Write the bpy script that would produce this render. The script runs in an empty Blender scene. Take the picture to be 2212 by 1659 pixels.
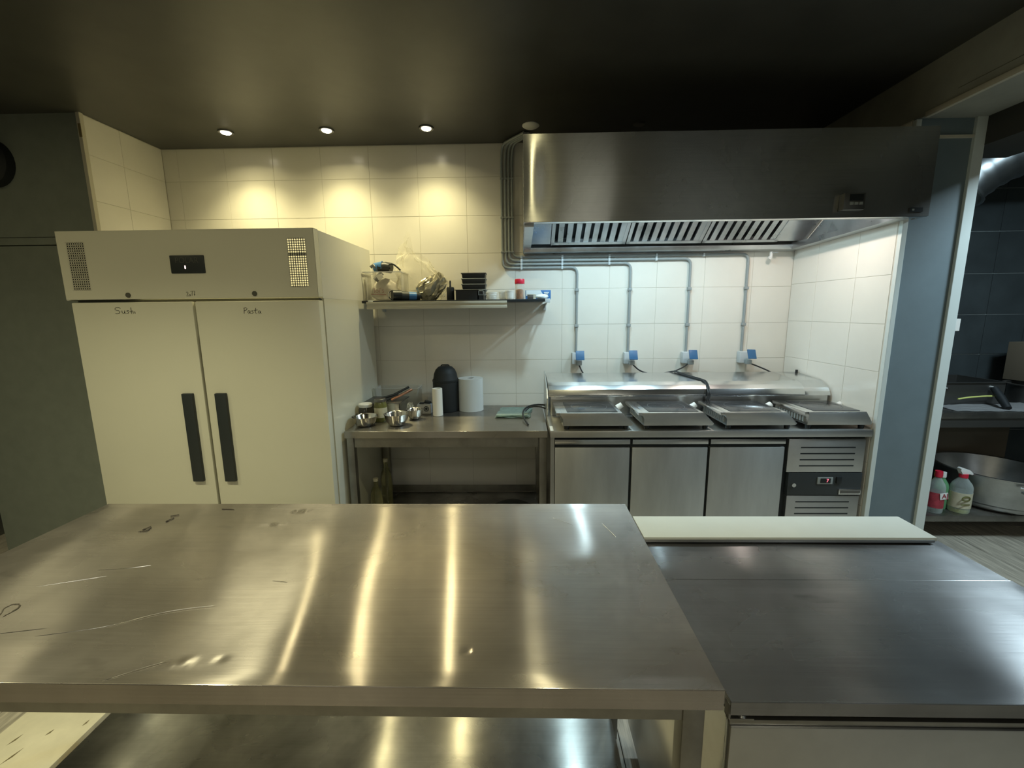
import bpy, bmesh, math, random
from mathutils import Vector, Matrix, noise
random.seed(7)
S = bpy.context.scene
C = S.collection
PI = math.pi

# ------------------------------------------------------------------ camera
cam_d = bpy.data.cameras.new('camera'); cam = bpy.data.objects.new('camera', cam_d); C.objects.link(cam)
_p, _y, _r = 0.166535077, -0.0237344481, -0.0101362817
def cam_matrix():
    cy, sy, cp, sp, cr, sr = math.cos(_y), math.sin(_y), math.cos(_p), math.sin(_p), math.cos(_r), math.sin(_r)
    M0 = Matrix(((1,0,0),(0,0,-1),(0,1,0)))
    Ry = Matrix(((cy,0,-sy),(0,1,0),(sy,0,cy)))
    Rx = Matrix(((1,0,0),(0,cp,-sp),(0,sp,cp)))
    Rz = Matrix(((cr,-sr,0),(sr,cr,0),(0,0,1)))
    R = Rz @ Rx @ Ry @ M0
    return Matrix((R[0], -R[1], -R[2])).transposed()
cam.matrix_world = Matrix.Translation((0, 0, 1.58)) @ cam_matrix().to_4x4()
cam_d.sensor_width = 36.0; cam_d.lens = 934.5 / 2212 * 36.0; cam_d.clip_start = 0.02
S.camera = cam

# ------------------------------------------------------------------ world, exposure, lights
w = bpy.data.worlds.new('world'); S.world = w; w.use_nodes = True
w.node_tree.nodes['Background'].inputs[0].default_value = (0.5, 0.55, 0.6, 1)
w.node_tree.nodes['Background'].inputs[1].default_value = 0.02
S.view_settings.view_transform = 'Standard'; S.view_settings.look = 'None'
S.view_settings.exposure = 0.0; S.view_settings.gamma = 1.0; S.view_settings.use_curve_mapping = False

WARM = (1.0, 0.88, 0.47); WARM2 = (1.0, 0.96, 0.60); COOL = (0.62, 0.89, 1.0); NEUT = (1.0, 0.85, 0.76)
def area(name, loc, rot, sx, sy, power, col, spread=PI, shape='RECTANGLE'):
    l = bpy.data.lights.new(name, 'AREA'); l.shape = shape; l.size = sx; l.size_y = sy
    l.energy = power; l.color = col; l.spread = spread
    o = bpy.data.objects.new(name, l); o.location = loc; o.rotation_euler = rot; C.objects.link(o); return o
def spot(name, loc, power, col, angle, blend=1.0, r=0.03, rot=(0,0,0)):
    l = bpy.data.lights.new(name, 'SPOT'); l.energy = power; l.color = col; l.spot_size = math.radians(angle)
    l.spot_blend = blend; l.shadow_soft_size = r
    o = bpy.data.objects.new(name, l); o.location = loc; o.rotation_euler = rot; C.objects.link(o); return o
SPOTS = [(-1.818, 2.85), (-1.19, 2.85), (-0.575, 2.85)]
for x, y in SPOTS:
    spot('downlight_beam', (x, y, 2.665), 29, WARM, 114, 1.0, 0.03)
    area('downlight_bulb', (x, y, 2.672), (0,0,0), 0.05, 0.05, 1.15, WARM, math.radians(142), 'DISK')
FRONT = [(0.13, 1.0, 22, 125), (-1.65, 1.0, 95, 114), (-2.88, 1.1, 40, 125)]                       # downlights of the same kind, above and left of the frame
for x, y, p, ang in FRONT:
    spot('downlight_beam', (x, y, 2.665), p, WARM2, ang, 1.0, 0.03)
    area('downlight_bulb', (x, y, 2.672), (0,0,0), 0.05, 0.05, 3.6, WARM, PI, 'DISK')
# added fill panels behind the camera, unseen; passage on the right: a cool lamp
area('room_fill', (-1.2, -1.3, 2.64), (0,0,0), 1.2, 0.6, 9, (1.0, 0.96, 0.70))
area('room_fill', (0.7, -0.9, 2.64), (0,0,0), 0.5, 0.4, 8, (1.0, 0.97, 0.80))
area('passage_lamp', (2.95, 1.55, 2.62), (0,0,0), 0.45, 0.45, 46, (0.70, 0.90, 1.0))
area('room_fill', (-1.6, -2.7, 2.64), (0,0,0), 1.0, 0.4, 11, (1.0, 0.95, 0.78))  # rear pair of fills, added to brighten what the hood and steel reflect
area('room_fill', (2.6, -2.7, 2.64), (0,0,0), 1.2, 0.4, 26, (0.85, 0.95, 1.0))
HOODL = [(0.40, 2.45, COOL, 8.0), (0.92, 2.45, COOL, 6.4), (1.49, 2.45, NEUT, 4.6)]
for x, y, c, p in HOODL:
    area('hood_bulb', (x, y, 2.262), (0,0,0), 0.07, 0.07, p, c, PI, 'DISK')

# ------------------------------------------------------------------ mesh helper
class B:
    def __init__(s): s.bm = bmesh.new()
    def _bev(s, geom_verts, w, seg=2):
        es = list({e for v in geom_verts for e in v.link_edges})
        bmesh.ops.bevel(s.bm, geom=es, offset=w, segments=seg, profile=0.6, affect='EDGES', clamp_overlap=True)
    def box(s, x0, x1, y0, y1, z0, z1, bev=0, rot=None, piv=None):
        r = bmesh.ops.create_cube(s.bm, size=1)['verts']
        c = Vector(((x0+x1)/2, (y0+y1)/2, (z0+z1)/2))
        for v in r: v.co = Vector((v.co.x*(x1-x0), v.co.y*(y1-y0), v.co.z*(z1-z0))) + c
        if rot: bmesh.ops.rotate(s.bm, verts=r, cent=piv or c, matrix=rot)
        if bev: s._bev(r, bev)
        return s
    def cyl(s, p0, p1, r0, r1=None, seg=24, cap=True):
        p0, p1 = Vector(p0), Vector(p1); d = p1-p0
        r1 = r0 if r1 is None else r1
        m = Matrix.Translation((p0+p1)/2) @ d.to_track_quat('Z', 'Y').to_matrix().to_4x4()
        bmesh.ops.create_cone(s.bm, cap_ends=cap, segments=seg, radius1=r0, radius2=r1, depth=d.length, matrix=m)
        return s
    def lathe(s, prof, cx, cy, z0=0, seg=28, mat=None):
        rings = []
        for r, z in prof:
            if r < 1e-6: rings.append([s.bm.verts.new((0, 0, z))])
            else: rings.append([s.bm.verts.new((r*math.cos(2*PI*i/seg), r*math.sin(2*PI*i/seg), z)) for i in range(seg)])
        for a, b in zip(rings, rings[1:]):
            for i in range(seg):
                j = (i+1) % seg
                if len(a) == 1 and len(b) > 1: s.bm.faces.new((a[0], b[i], b[j]))
                elif len(b) == 1 and len(a) > 1: s.bm.faces.new((a[i], a[j], b[0]))
                elif len(a) > 1: s.bm.faces.new((a[i], a[j], b[j], b[i]))
        M = Matrix.Translation((cx, cy, z0)) @ (mat or Matrix.Identity(4))
        bmesh.ops.transform(s.bm, matrix=M, verts=[v for r in rings for v in r])
        return s
    def prism(s, poly, a0, a1, axis='x', bev=0):
        """poly in the two other axes, extruded from a0 to a1 along axis"""
        def P(u, v, a):
            return {'x': (a, u, v), 'y': (u, a, v), 'z': (u, v, a)}[axis]
        lo = [s.bm.verts.new(P(u, v, a0)) for u, v in poly]; hi = [s.bm.verts.new(P(u, v, a1)) for u, v in poly]
        n = len(poly)
        s.bm.faces.new(lo); s.bm.faces.new(hi[::-1])
        for i in range(n): s.bm.faces.new((lo[i], hi[i], hi[(i+1) % n], lo[(i+1) % n]))
        if bev: s._bev(lo+hi, bev)
        return s
    def tube(s, pts, r, seg=10, bend=0.0, rings=5):
        P = [Vector(p) for p in pts]
        if bend > 0:
            Q = [P[0]]
            for a, b, c in zip(P, P[1:], P[2:]):
                u = (a-b); v = (c-b); k = min(bend, u.length*.49, v.length*.49)
                s0 = b+u.normalized()*k; s1 = b+v.normalized()*k
                for i in range(rings+1):
                    t = i/rings; Q.append(s0*(1-t)**2 + b*2*t*(1-t) + s1*t*t)
            Q.append(P[-1]); P = Q
        prev = None; nrm = None
        for i, p in enumerate(P):
            t = ((P[i+1]-p) if i == 0 else (p-P[i-1]) if i == len(P)-1 else (P[i+1]-P[i-1])).normalized()
            if nrm is None: nrm = t.orthogonal().normalized()
            else: nrm = (nrm - t*nrm.dot(t)).normalized()
            bn = t.cross(nrm); rr = r[i] if isinstance(r, (list, tuple)) else r
            ring = [s.bm.verts.new(p + nrm*math.cos(2*PI*k/seg)*rr + bn*math.sin(2*PI*k/seg)*rr) for k in range(seg)]
            if prev:
                for k in range(seg): s.bm.faces.new((prev[k], prev[(k+1) % seg], ring[(k+1) % seg], ring[k]))
            else: s.bm.faces.new(ring[::-1])
            prev = ring
        s.bm.faces.new(prev)
        return s
    def grid(s, f, nu, nv):
        V = [[s.bm.verts.new(f(i/nu, j/nv)) for j in range(nv+1)] for i in range(nu+1)]
        for i in range(nu):
            for j in range(nv): s.bm.faces.new((V[i][j], V[i+1][j], V[i+1][j+1], V[i][j+1]))
        return s
    def blob(s, c, rad, amp, freq, sub=4, flat=None, seed=0):
        r = bmesh.ops.create_icosphere(s.bm, subdivisions=sub, radius=1)['verts']
        for v in r:
            d = v.co.normalized()
            n = noise.noise(d*freq+Vector((seed, seed*2, 0))) + .5*abs(noise.noise(d*freq*2.3+Vector((0, seed, 3))))
            k = 1+amp*n
            v.co = Vector((c[0]+d.x*rad[0]*k, c[1]+d.y*rad[1]*k, c[2]+d.z*rad[2]*k))
            if flat is not None and v.co.z < flat: v.co.z = flat + (v.co.z-flat)*0.02
        return s

def unit(o, par):
    o.parent = par
def obj(name, b, m, parent=None, smooth=35, **props):
    """link a B as one mesh object; its origin is the parent's origin, or its own base centre"""
    bm = b.bm
    bmesh.ops.recalc_face_normals(bm, faces=bm.faces)
    if smooth:
        for f in bm.faces: f.smooth = True
        lim = math.radians(smooth)
        for e in bm.edges:
            if len(e.link_faces) == 2: e.smooth = e.calc_face_angle(0) < lim
    if parent is not None: org = base_of(parent)
    else:
        xs = [v.co.x for v in bm.verts]; ys = [v.co.y for v in bm.verts]; zs = [v.co.z for v in bm.verts]
        org = Vector(((min(xs)+max(xs))/2, (min(ys)+max(ys))/2, min(zs)))
    bmesh.ops.translate(bm, verts=bm.verts, vec=-org)
    me = bpy.data.meshes.new(name); bm.to_mesh(me); bm.free()
    if m: me.materials.append(m)
    o = bpy.data.objects.new(name, me); C.objects.link(o)
    if parent is not None: o.parent = parent
    else: o.location = org
    for k, v in props.items(): o[k] = v
    return o
def base_of(o):
    v = Vector(o.location)
    while o.parent: o = o.parent; v = v + Vector(o.location)
    return v
def thing(name, label, cat, loc, group=None):
    o = bpy.data.objects.new(name, None); C.objects.link(o); o.location = loc; o.empty_display_size = 0.05
    o['label'] = label; o['category'] = cat
    if group: o['group'] = group
    return o
def struct(name, b=None, m=None, loc=(0,0,0), **kw):
    if b is None:
        o = bpy.data.objects.new(name, None); C.objects.link(o); o.location = loc
    else: o = obj(name, b, m, smooth=0, **kw)
    o['kind'] = 'structure'; return o
def solo(name, b, m, label, cat, group=None, smooth=35):
    o = obj(name, b, m, smooth=smooth); o['label'] = label; o['category'] = cat
    if group: o['group'] = group
    return o
def share(name, me_src, parent, loc):
    o = bpy.data.objects.new(name, me_src); C.objects.link(o); o.parent = parent; o.location = loc; return o
def dup(root, loc, label):
    r = root.copy(); C.objects.link(r); r.location = loc; r['label'] = label
    for ch in list(root.children):
        c = ch.copy(); C.objects.link(c); c.parent = r
        for g in ch.children:
            d = g.copy(); C.objects.link(d); d.parent = c
    return r
def text(name, s, size, loc, rot, m, parent, shear=0, extr=0.0004, align='CENTER'):
    cu = bpy.data.curves.new(name, 'FONT'); cu.body = s; cu.size = size; cu.extrude = extr; cu.align_x = align; cu.align_y = 'CENTER'; cu.shear = shear
    t = bpy.data.objects.new('tmp', cu); C.objects.link(t)
    dg = bpy.context.evaluated_depsgraph_get()
    me = bpy.data.meshes.new_from_object(t.evaluated_get(dg))
    bpy.data.objects.remove(t)
    me.transform(Matrix.Translation(Vector(loc)-base_of(parent)) @ rot.to_4x4())
    me.materials.clear(); me.materials.append(m)
    o = bpy.data.objects.new(name, me); C.objects.link(o); o.parent = parent; return o
FACE_CAM = Matrix.Rotation(PI/2, 3, 'X')          # text standing upright, facing -Y
def strokes(name, lines, loc, size, m, parent, r=0.0014):
    b = B()
    for ln in lines:
        b.tube([(loc[0]+u*size, loc[1], loc[2]+v*size) for u, v in ln], r, seg=6)
    return obj(name, b, m, parent)

# ------------------------------------------------------------------ materials
def mat(name, col, rough=0.5, metal=0.0, noise_s=0, noise_amt=0.1, bump=0, bump_s=200, spec=0.5, trans=0, alpha=1, emit=None, es=0, coat=0,
        aniso=0, tangent=None, stretch=(1,1,1), rough_var=0, ior=1.45):
    m = bpy.data.materials.new(name); m.use_nodes = True; nt = m.node_tree; n = nt.nodes; L = nt.links
    bs = n['Principled BSDF']; I = bs.inputs
    I['Base Color'].default_value = (*col, 1); I['Roughness'].default_value = rough; I['Metallic'].default_value = metal
    I['Specular IOR Level'].default_value = spec; I['Transmission Weight'].default_value = trans; I['Alpha'].default_value = alpha
    I['Coat Weight'].default_value = coat; I['IOR'].default_value = ior
    if emit: I['Emission Color'].default_value = (*emit, 1); I['Emission Strength'].default_value = es
    geo = n.new('ShaderNodeNewGeometry')
    def scaled(sc):
        mp = n.new('ShaderNodeMapping'); mp.inputs['Scale'].default_value = sc; L.new(geo.outputs['Position'], mp.inputs['Vector']); return mp.outputs[0]
    if noise_s:
        t = n.new('ShaderNodeTexNoise'); t.inputs['Scale'].default_value = noise_s; t.inputs['Detail'].default_value = 5; t.inputs['Roughness'].default_value = .6
        L.new(scaled(stretch), t.inputs['Vector'])
        mr = n.new('ShaderNodeMapRange'); mr.inputs['From Min'].default_value = .3; mr.inputs['From Max'].default_value = .7
        mr.inputs['To Min'].default_value = 1-noise_amt; mr.inputs['To Max'].default_value = 1+noise_amt*.4
        L.new(t.outputs['Fac'], mr.inputs['Value'])
        mx = n.new('ShaderNodeMix'); mx.data_type = 'RGBA'; mx.blend_type = 'MULTIPLY'; mx.inputs['Factor'].default_value = 1
        mx.inputs['A'].default_value = (*col, 1); L.new(mr.outputs[0], mx.inputs['B']); L.new(mx.outputs['Result'], I['Base Color'])
        if rough_var:
            m2 = n.new('ShaderNodeMapRange'); m2.inputs['From Min'].default_value = .3; m2.inputs['From Max'].default_value = .7
            m2.inputs['To Min'].default_value = rough-rough_var; m2.inputs['To Max'].default_value = rough+rough_var
            L.new(t.outputs['Fac'], m2.inputs['Value']); L.new(m2.outputs[0], I['Roughness'])
    if bump:
        t = n.new('ShaderNodeTexNoise'); t.inputs['Scale'].default_value = bump_s; t.inputs['Detail'].default_value = 3
        L.new(scaled(stretch), t.inputs['Vector'])
        bp = n.new('ShaderNodeBump'); bp.inputs['Strength'].default_value = bump; bp.inputs['Distance'].default_value = 0.002
        L.new(t.outputs['Fac'], bp.inputs['Height']); L.new(bp.outputs[0], I['Normal'])
    if aniso:
        I['Anisotropic'].default_value = aniso
        cx = n.new('ShaderNodeCombineXYZ')
        for k, v in enumerate(tangent): cx.inputs[k].default_value = v
        L.new(cx.outputs[0], I['Tangent'])
    return m
def worn_steel(name, col, rough, tint=(1,1,1), aniso=1.0, tangent=(0,1,.9), stain=0.25, scr=0.5, blotch=2.2):
    """brushed sheet: fine brush lines along X, broad smears, scratches and dark stains of their own shape"""
    m = mat(name, col, rough, 1.0, aniso=aniso, tangent=tangent); nt = m.node_tree; n = nt.nodes; L = nt.links; I = n['Principled BSDF'].inputs
    geo = n['Geometry']
    def nz(sc, st, det=4, ro=.6, dist=0):
        mp = n.new('ShaderNodeMapping'); mp.inputs['Scale'].default_value = st; L.new(geo.outputs['Position'], mp.inputs['Vector'])
        t = n.new('ShaderNodeTexNoise'); t.inputs['Scale'].default_value = sc; t.inputs['Detail'].default_value = det; t.inputs['Roughness'].default_value = ro
        t.inputs['Distortion'].default_value = dist; L.new(mp.outputs[0], t.inputs['Vector']); return t.outputs['Fac']
    def mr(v, a, b, c, d):
        x = n.new('ShaderNodeMapRange'); 
        for k, q in zip(('From Min','From Max','To Min','To Max'), (a, b, c, d)): x.inputs[k].default_value = q
        L.new(v, x.inputs['Value']); return x.outputs[0]
    def mul(a, b):
        x = n.new('ShaderNodeMath'); x.operation = 'MULTIPLY'; L.new(a, x.inputs[0]); L.new(b, x.inputs[1]); return x.outputs[0]
    smear = mr(nz(blotch, (1, 1, 1), 4, .55, .3), .3, .7, 1-stain, 1.05)
    brush = mr(nz(60, (.03, 3, 3), 3), .3, .7, .93, 1.03)
    spots = mr(nz(5, (1, 2.2, 1), 3, .5, 0), .70, .80, 1, .7)
    f = mul(mul(smear, brush), spots)
    mx = n.new('ShaderNodeMix'); mx.data_type = 'RGBA'; mx.blend_type = 'MULTIPLY'; mx.inputs['Factor'].default_value = 1
    mx.inputs['A'].default_value = (*col, 1); L.new(f, mx.inputs['B']); L.new(mx.outputs['Result'], I['Base Color'])
    rr = mr(nz(2.3, (1, 1.6, 1), 4, .55, .4), .3, .72, rough*.85, rough*1.2)
    L.new(rr, I['Roughness'])
    bp = n.new('ShaderNodeBump'); bp.inputs['Strength'].default_value = .12; bp.inputs['Distance'].default_value = 0.001
    L.new(nz(90, (.08, 1.5, 1.5), 3), bp.inputs['Height']); L.new(bp.outputs[0], I['Normal'])
    # second, broader lobe: the worn, scuffed part of the sheet
    b2 = n.new('ShaderNodeBsdfPrincipled'); b2.inputs['Metallic'].default_value = .8; b2.inputs['Roughness'].default_value = .52
    L.new(mx.outputs['Result'], b2.inputs['Base Color']); ms = n.new('ShaderNodeMixShader'); 
    L.new(mr(nz(1.7, (1, 1.4, 1), 5, .6, .5), .3, .7, .16, .36), ms.inputs[0])
    L.new(n['Principled BSDF'].outputs[0], ms.inputs[1]); L.new(b2.outputs[0], ms.inputs[2]); L.new(ms.outputs[0], n['Material Output'].inputs['Surface'])
    return m

M = {}
M['ceiling'] = mat('ceiling_paint', (0.060, 0.060, 0.054), .38, noise_s=3, noise_amt=.25)
M['ceiling_r'] = mat('passage_ceiling_paint', (0.03, 0.033, 0.035), .8)
M['tile'] = mat('cream_tile', (0.80, 0.775, 0.70), .22, noise_s=2.5, noise_amt=.05, bump=.05, bump_s=9)
M['grout'] = mat('grout', (0.60, 0.575, 0.50), .9)
M['dtile'] = mat('dark_tile', (0.050, 0.062, 0.066), .45, noise_s=5, noise_amt=.25)
M['dgrout'] = mat('pale_grout', (0.42, 0.48, 0.48), .9)
M['greywall'] = mat('grey_paint', (0.22, 0.245, 0.215), .6, noise_s=12, noise_amt=.08, bump=.1, bump_s=150)
M['bluegrey'] = mat('blue_grey_paint', (0.165, 0.215, 0.24), .55, noise_s=8, noise_amt=.07, bump=.08, bump_s=120)
M['beam'] = mat('beam_paint', (0.34, 0.345, 0.30), .7, noise_s=6, noise_amt=.15, bump=.15, bump_s=60)
M['trim'] = mat('trim_white', (0.66, 0.72, 0.70), .4)
M['trim_w'] = mat('trim_cream', (0.55, 0.52, 0.42), .5)
M['darkroom'] = mat('dark_room_paint', (0.05, 0.05, 0.045), .8)
M['rearwall'] = mat('rear_wall_paint', (0.50, 0.48, 0.43), .7)
M['wood'] = mat('floor_wood', (0.52, 0.47, 0.38), .45, noise_s=7, noise_amt=.5, stretch=(9, .7, 1), bump=.1, bump_s=20)
M['fridge'] = mat('fridge_enamel', (0.76, 0.745, 0.62), .20, noise_s=3, noise_amt=.02, bump=.03, bump_s=400)
M['fridge_in'] = mat('fridge_inner', (0.75, 0.74, 0.66), .5)
M['gasket'] = mat('grey_gasket', (0.10, 0.10, 0.08), .7)
M['handle'] = mat('dark_handle', (0.035, 0.042, 0.045), .45)
M['black'] = mat('black_plastic', (0.014, 0.018, 0.02), .4)
M['blacksoft'] = mat('black_matte', (0.012, 0.015, 0.017), .6)
M['ink'] = mat('marker_ink', (0.03, 0.03, 0.02), .7)
M['logo_dim'] = mat('dim_lettering', (0.09, 0.095, 0.085), .6)
M['led_red'] = mat('led_red', (0.3, 0, 0.02), .5, emit=(1.0, 0.16, 0.22), es=2.2)
M['led_white'] = mat('led_white', (1, .8, .75), .5, emit=(1.0, .72, .68), es=3.0)
M['steel_island'] = worn_steel('steel_island', (0.57, 0.525, 0.49), .195, stain=.3, scr=.3)
M['steel_right'] = worn_steel('steel_counter', (0.38, 0.375, 0.375), .25, stain=.35, scr=.3, aniso=.95)
M['steel_under'] = worn_steel('steel_undershelf', (0.40, 0.39, 0.36), .27, stain=.5, scr=.3, blotch=5)
M['steel_table'] = worn_steel('steel_table', (0.42, 0.40, 0.37), .22, stain=.15, scr=.15)
M['steel_v'] = mat('steel_brushed', (0.62, 0.62, 0.60), .33, 1.0, noise_s=4, noise_amt=.15, aniso=.7, tangent=(0, 1, 1))
M['steel_door'] = mat('steel_door', (0.64, 0.65, 0.63), .40, 1.0, noise_s=3, noise_amt=.15, aniso=.6, tangent=(0, 1, 1), stretch=(3, 1, .6))
M['steel_hood'] = worn_steel('steel_hood', (0.44, 0.45, 0.44), .24, tangent=(0, .3, 1), stain=.08, blotch=1.2)
M['steel_hood_in'] = mat('steel_hood_inner', (0.62, 0.64, 0.65), .32, 1.0, noise_s=6, noise_amt=.2, rough_var=.08)
M['steel_b'] = mat('steel_bright', (0.74, 0.75, 0.75), .20, 1.0, noise_s=9, noise_amt=.08)
M['steel_bowl'] = mat('steel_bowl', (0.70, 0.68, 0.64), .16, 1.0, noise_s=14, noise_amt=.2, rough_var=.05)
M['steel_dark'] = mat('steel_dark', (0.22, 0.22, 0.21), .45, 1.0)
M['frame_steel'] = mat('steel_frame', (0.36, 0.35, 0.32), .40, 1.0, noise_s=9, noise_amt=.25)
M['alu'] = mat('duct_foil', (0.40, 0.43, 0.44), .35, 1.0, noise_s=12, noise_amt=.2)
M['pot'] = mat('pot_aluminium', (0.52, 0.53, 0.52), .38, 1.0, noise_s=9, noise_amt=.2)
M['conduit'] = mat('conduit_grey', (0.30, 0.33, 0.33), .45)
M['clip'] = mat('clip_white', (0.55, 0.60, 0.62), .5)
M['box_grey'] = mat('socket_grey', (0.56, 0.60, 0.62), .45)
M['lid_blue'] = mat('socket_lid_blue', (0.035, 0.125, 0.27), .4)
M['cable'] = mat('cable_black', (0.02, 0.022, 0.024), .5)
M['glass_hob'] = mat('hob_glass', (0.035, 0.037, 0.04), .16)
M['ring_print'] = mat('hob_print', (0.10, 0.10, 0.105), .4)
M['white_pl'] = mat('white_plastic', (0.80, 0.80, 0.77), .4)
M['board_white'] = mat('cutting_board', (0.70, 0.73, 0.68), .45, noise_s=6, noise_amt=.05)
M['rubber'] = mat('dark_rubber', (0.03, 0.035, 0.04), .6)
M['paper'] = mat('paper_white', (0.80, 0.78, 0.72), .8)
M['cloth'] = mat('green_cloth', (0.50, 0.61, 0.53), .95, noise_s=30, noise_amt=.15, bump=.5, bump_s=300)
M['bag_white'] = mat('bag_white', (0.76, 0.70, 0.58), .5, noise_s=20, noise_amt=.1)
M['bag_red'] = mat('bag_print', (0.32, 0.12, 0.09), .6)
M['foil'] = mat('foil_bag', (0.56, 0.52, 0.38), .30, 0.6, noise_s=16, noise_amt=.5, bump=.2, bump_s=40)
M['blue_pl'] = mat('blue_plastic', (0.055, 0.18, 0.42), .35)
M['red_pl'] = mat('red_plastic', (0.62, 0.02, 0.05), .35)
M['redlbl'] = mat('red_label', (0.42, 0.05, 0.07), .5, noise_s=30, noise_amt=.4)
M['spice'] = mat('spice_brown', (0.42, 0.18, 0.06), .6, noise_s=60, noise_amt=.5)
M['label'] = mat('paper_label', (0.60, 0.56, 0.40), .7, noise_s=40, noise_amt=.15)
M['jar_green'] = mat('jar_green', (0.16, 0.16, 0.05), .15, noise_s=30, noise_amt=.3)
M['jar_dark'] = mat('jar_dark', (0.05, 0.045, 0.035), .15)
M['oil'] = mat('oil_bottle', (0.66, 0.64, 0.36), .08, trans=.9, noise_s=20, noise_amt=.3)
M['copper'] = mat('copper_tint', (0.45, 0.22, 0.13), .3, 1.0)
M['carton'] = mat('carton_grey', (0.42, 0.42, 0.42), .7)
M['carton_white'] = mat('carton_white', (0.72, 0.78, 0.80), .6)
M['carton_br'] = mat('carton_brown', (0.16, 0.13, 0.09), .8)
M['green_liq'] = mat('green_liquid', (0.18, 0.45, 0.22), .2, trans=.3)
M['yellow_liq'] = mat('yellow_liquid', (0.60, 0.62, 0.10), .3)
M['yellow'] = mat('yellow_strip', (0.62, 0.66, 0.20), .5)
M['floorboard'] = mat('worn_board', (0.80, 0.74, 0.56), .6, noise_s=9, noise_amt=.12)
M['brown_mark'] = mat('brown_marks', (0.20, 0.16, 0.08), .8)
M['dent_dark'] = mat('dark_gouge', (0.07, 0.06, 0.05), .6)
def clear(name, col, op, rough=.1):
    m = bpy.data.materials.new(name); m.use_nodes = True; nt = m.node_tree; n = nt.nodes; L = nt.links
    bs = n['Principled BSDF']; bs.inputs['Base Color'].default_value = (*col, 1); bs.inputs['Roughness'].default_value = rough
    tr = n.new('ShaderNodeBsdfTransparent'); tr.inputs[0].default_value = (.97, .97, .96, 1)
    lw = n.new('ShaderNodeLayerWeight'); lw.inputs[0].default_value = .45
    mr = n.new('ShaderNodeMapRange'); mr.inputs['To Min'].default_value = op; mr.inputs['To Max'].default_value = min(1, op+.55); L.new(lw.outputs['Facing'], mr.inputs['Value'])
    mx = n.new('ShaderNodeMixShader'); L.new(mr.outputs[0], mx.inputs[0]); L.new(tr.outputs[0], mx.inputs[1]); L.new(bs.outputs[0], mx.inputs[2])
    L.new(mx.outputs[0], n['Material Output'].inputs['Surface']); return m
M['clear'] = clear('clear_plastic', (.85, .84, .78), .10)
M['clear_bag'] = clear('clear_bag', (.95, .90, .72), .10, .25)
M['frost'] = clear('frosted_plastic', (.85, .86, .84), .55, .3)
M['film'] = clear('film_roll', (.74, .78, .79), .75, .2)
M['glass_btl'] = clear('bottle_plastic', (.55, .62, .60), .30, .1)
def emis(name, col, s):
    m = bpy.data.materials.new(name); m.use_nodes = True; n = m.node_tree.nodes; n.remove(n['Principled BSDF'])
    e = n.new('ShaderNodeEmission'); e.inputs[0].default_value = (*col, 1); e.inputs[1].default_value = s
    m.node_tree.links.new(e.outputs[0], n['Material Output'].inputs['Surface']); return m
M['bulb'] = emis('bulb_warm', (1.0, .90, .66), 14)
M['bulb_c'] = emis('bulb_cool', (.85, .97, 1.0), 6)

# ------------------------------------------------------------------ room shell
WY = 3.12; XL = -2.445; XR = 1.87; CEIL = 2.69
fl = struct('floor', B().box(-5.0, 5.2, -3.4, 3.7, -0.12, -0.010), M['gasket'])
pl = B().box(-.0935, .0935, -.597, .597, -.0095, 0, bev=.0008).bm
bmesh.ops.recalc_face_normals(pl, faces=pl.faces)
plank_me = bpy.data.meshes.new('plank'); pl.to_mesh(plank_me); pl.free(); plank_me.materials.append(M['wood'])
flz = base_of(fl); k = 0
for i in range(19):
    x = 0.45 + i*0.19
    for j in range(5):
        y = -0.9 + j*1.2 - (i*0.37 % 1.2)
        if y+0.6 < -1.4 or y-.6 > 3.4: continue
        share('plank', plank_me, fl, Vector((x, y, 0))-flz)
for i in range(22):
    x = 0.26 - i*0.19
    for j in range(4):
        y = -0.3 + j*1.2 - (i*0.37 % 1.2)
        if y-.6 > 3.1: continue
        share('plank', plank_me, fl, Vector((x, y, 0))-flz)

# ceilings
struct('ceiling', B().box(-5.0, 1.90, -3.4, WY+.1, CEIL, CEIL+.1), M['ceiling'])
struct('ceiling_passage', B().box(2.2, 5.2, -3.4, 3.7, 2.78, 2.88), M['ceiling_r'])
# beam over the passage opening, running toward the viewer
bmv = struct('beam_right', B().box(1.895, 2.197, -3.4, 3.6, 2.462, 2.90), M['beam'])
struct('shade_bulkhead', B().box(2.198, 2.50, -3.4, 2.45, 2.335, 2.775), M['darkroom'])  # added bulkhead, shaped to block the passage lamp and shade the column top
obj('edge_strip', B().box(1.886, 1.905, -3.4, 2.24, 2.452, 2.476, bev=.002), M['trim_w'], bmv)
obj('crack_line', B().box(1.8935, 1.895, 1.0, 2.1, 2.512, 2.5135), M['gasket'], bmv)

def tiles(parent, name, mesh_cache, xs, zs, place, gap=.0011, depth=.005, material=None):
    """one object per tile; place(u, v) -> location; meshes shared between equal sizes"""
    for u0, u1 in zip(xs, xs[1:]):
        for v0, v1 in zip(zs, zs[1:]):
            k = (round(u1-u0, 3), round(v1-v0, 3))
            if k not in mesh_cache:
                b = B().box(-(u1-u0)/2+gap, (u1-u0)/2-gap, -depth, 0, -(v1-v0)/2+gap, (v1-v0)/2-gap, bev=.0012).bm
                bmesh.ops.recalc_face_normals(b, faces=b.faces)
                me = bpy.data.meshes.new('tile'); b.to_mesh(me); b.free(); me.materials.append(material); mesh_cache[k] = me
            o = share('tile', mesh_cache[k], parent, (0, 0, 0)); place(o, (u0+u1)/2, (v0+v1)/2)
wb = struct('wall_back', B().box(XL-.05, XR+.02, WY-.0042, WY+.1, 0, CEIL), M['grout']); wbo = base_of(wb)
colx = [XL] + [-.044+.3285*k for k in range(-7, 6)] + [XR]
rowz = [CEIL-.003] + [2.479-.249*k for k in range(0, 10)] + [0.0]
rowz = sorted(rowz); cache = {}
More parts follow.
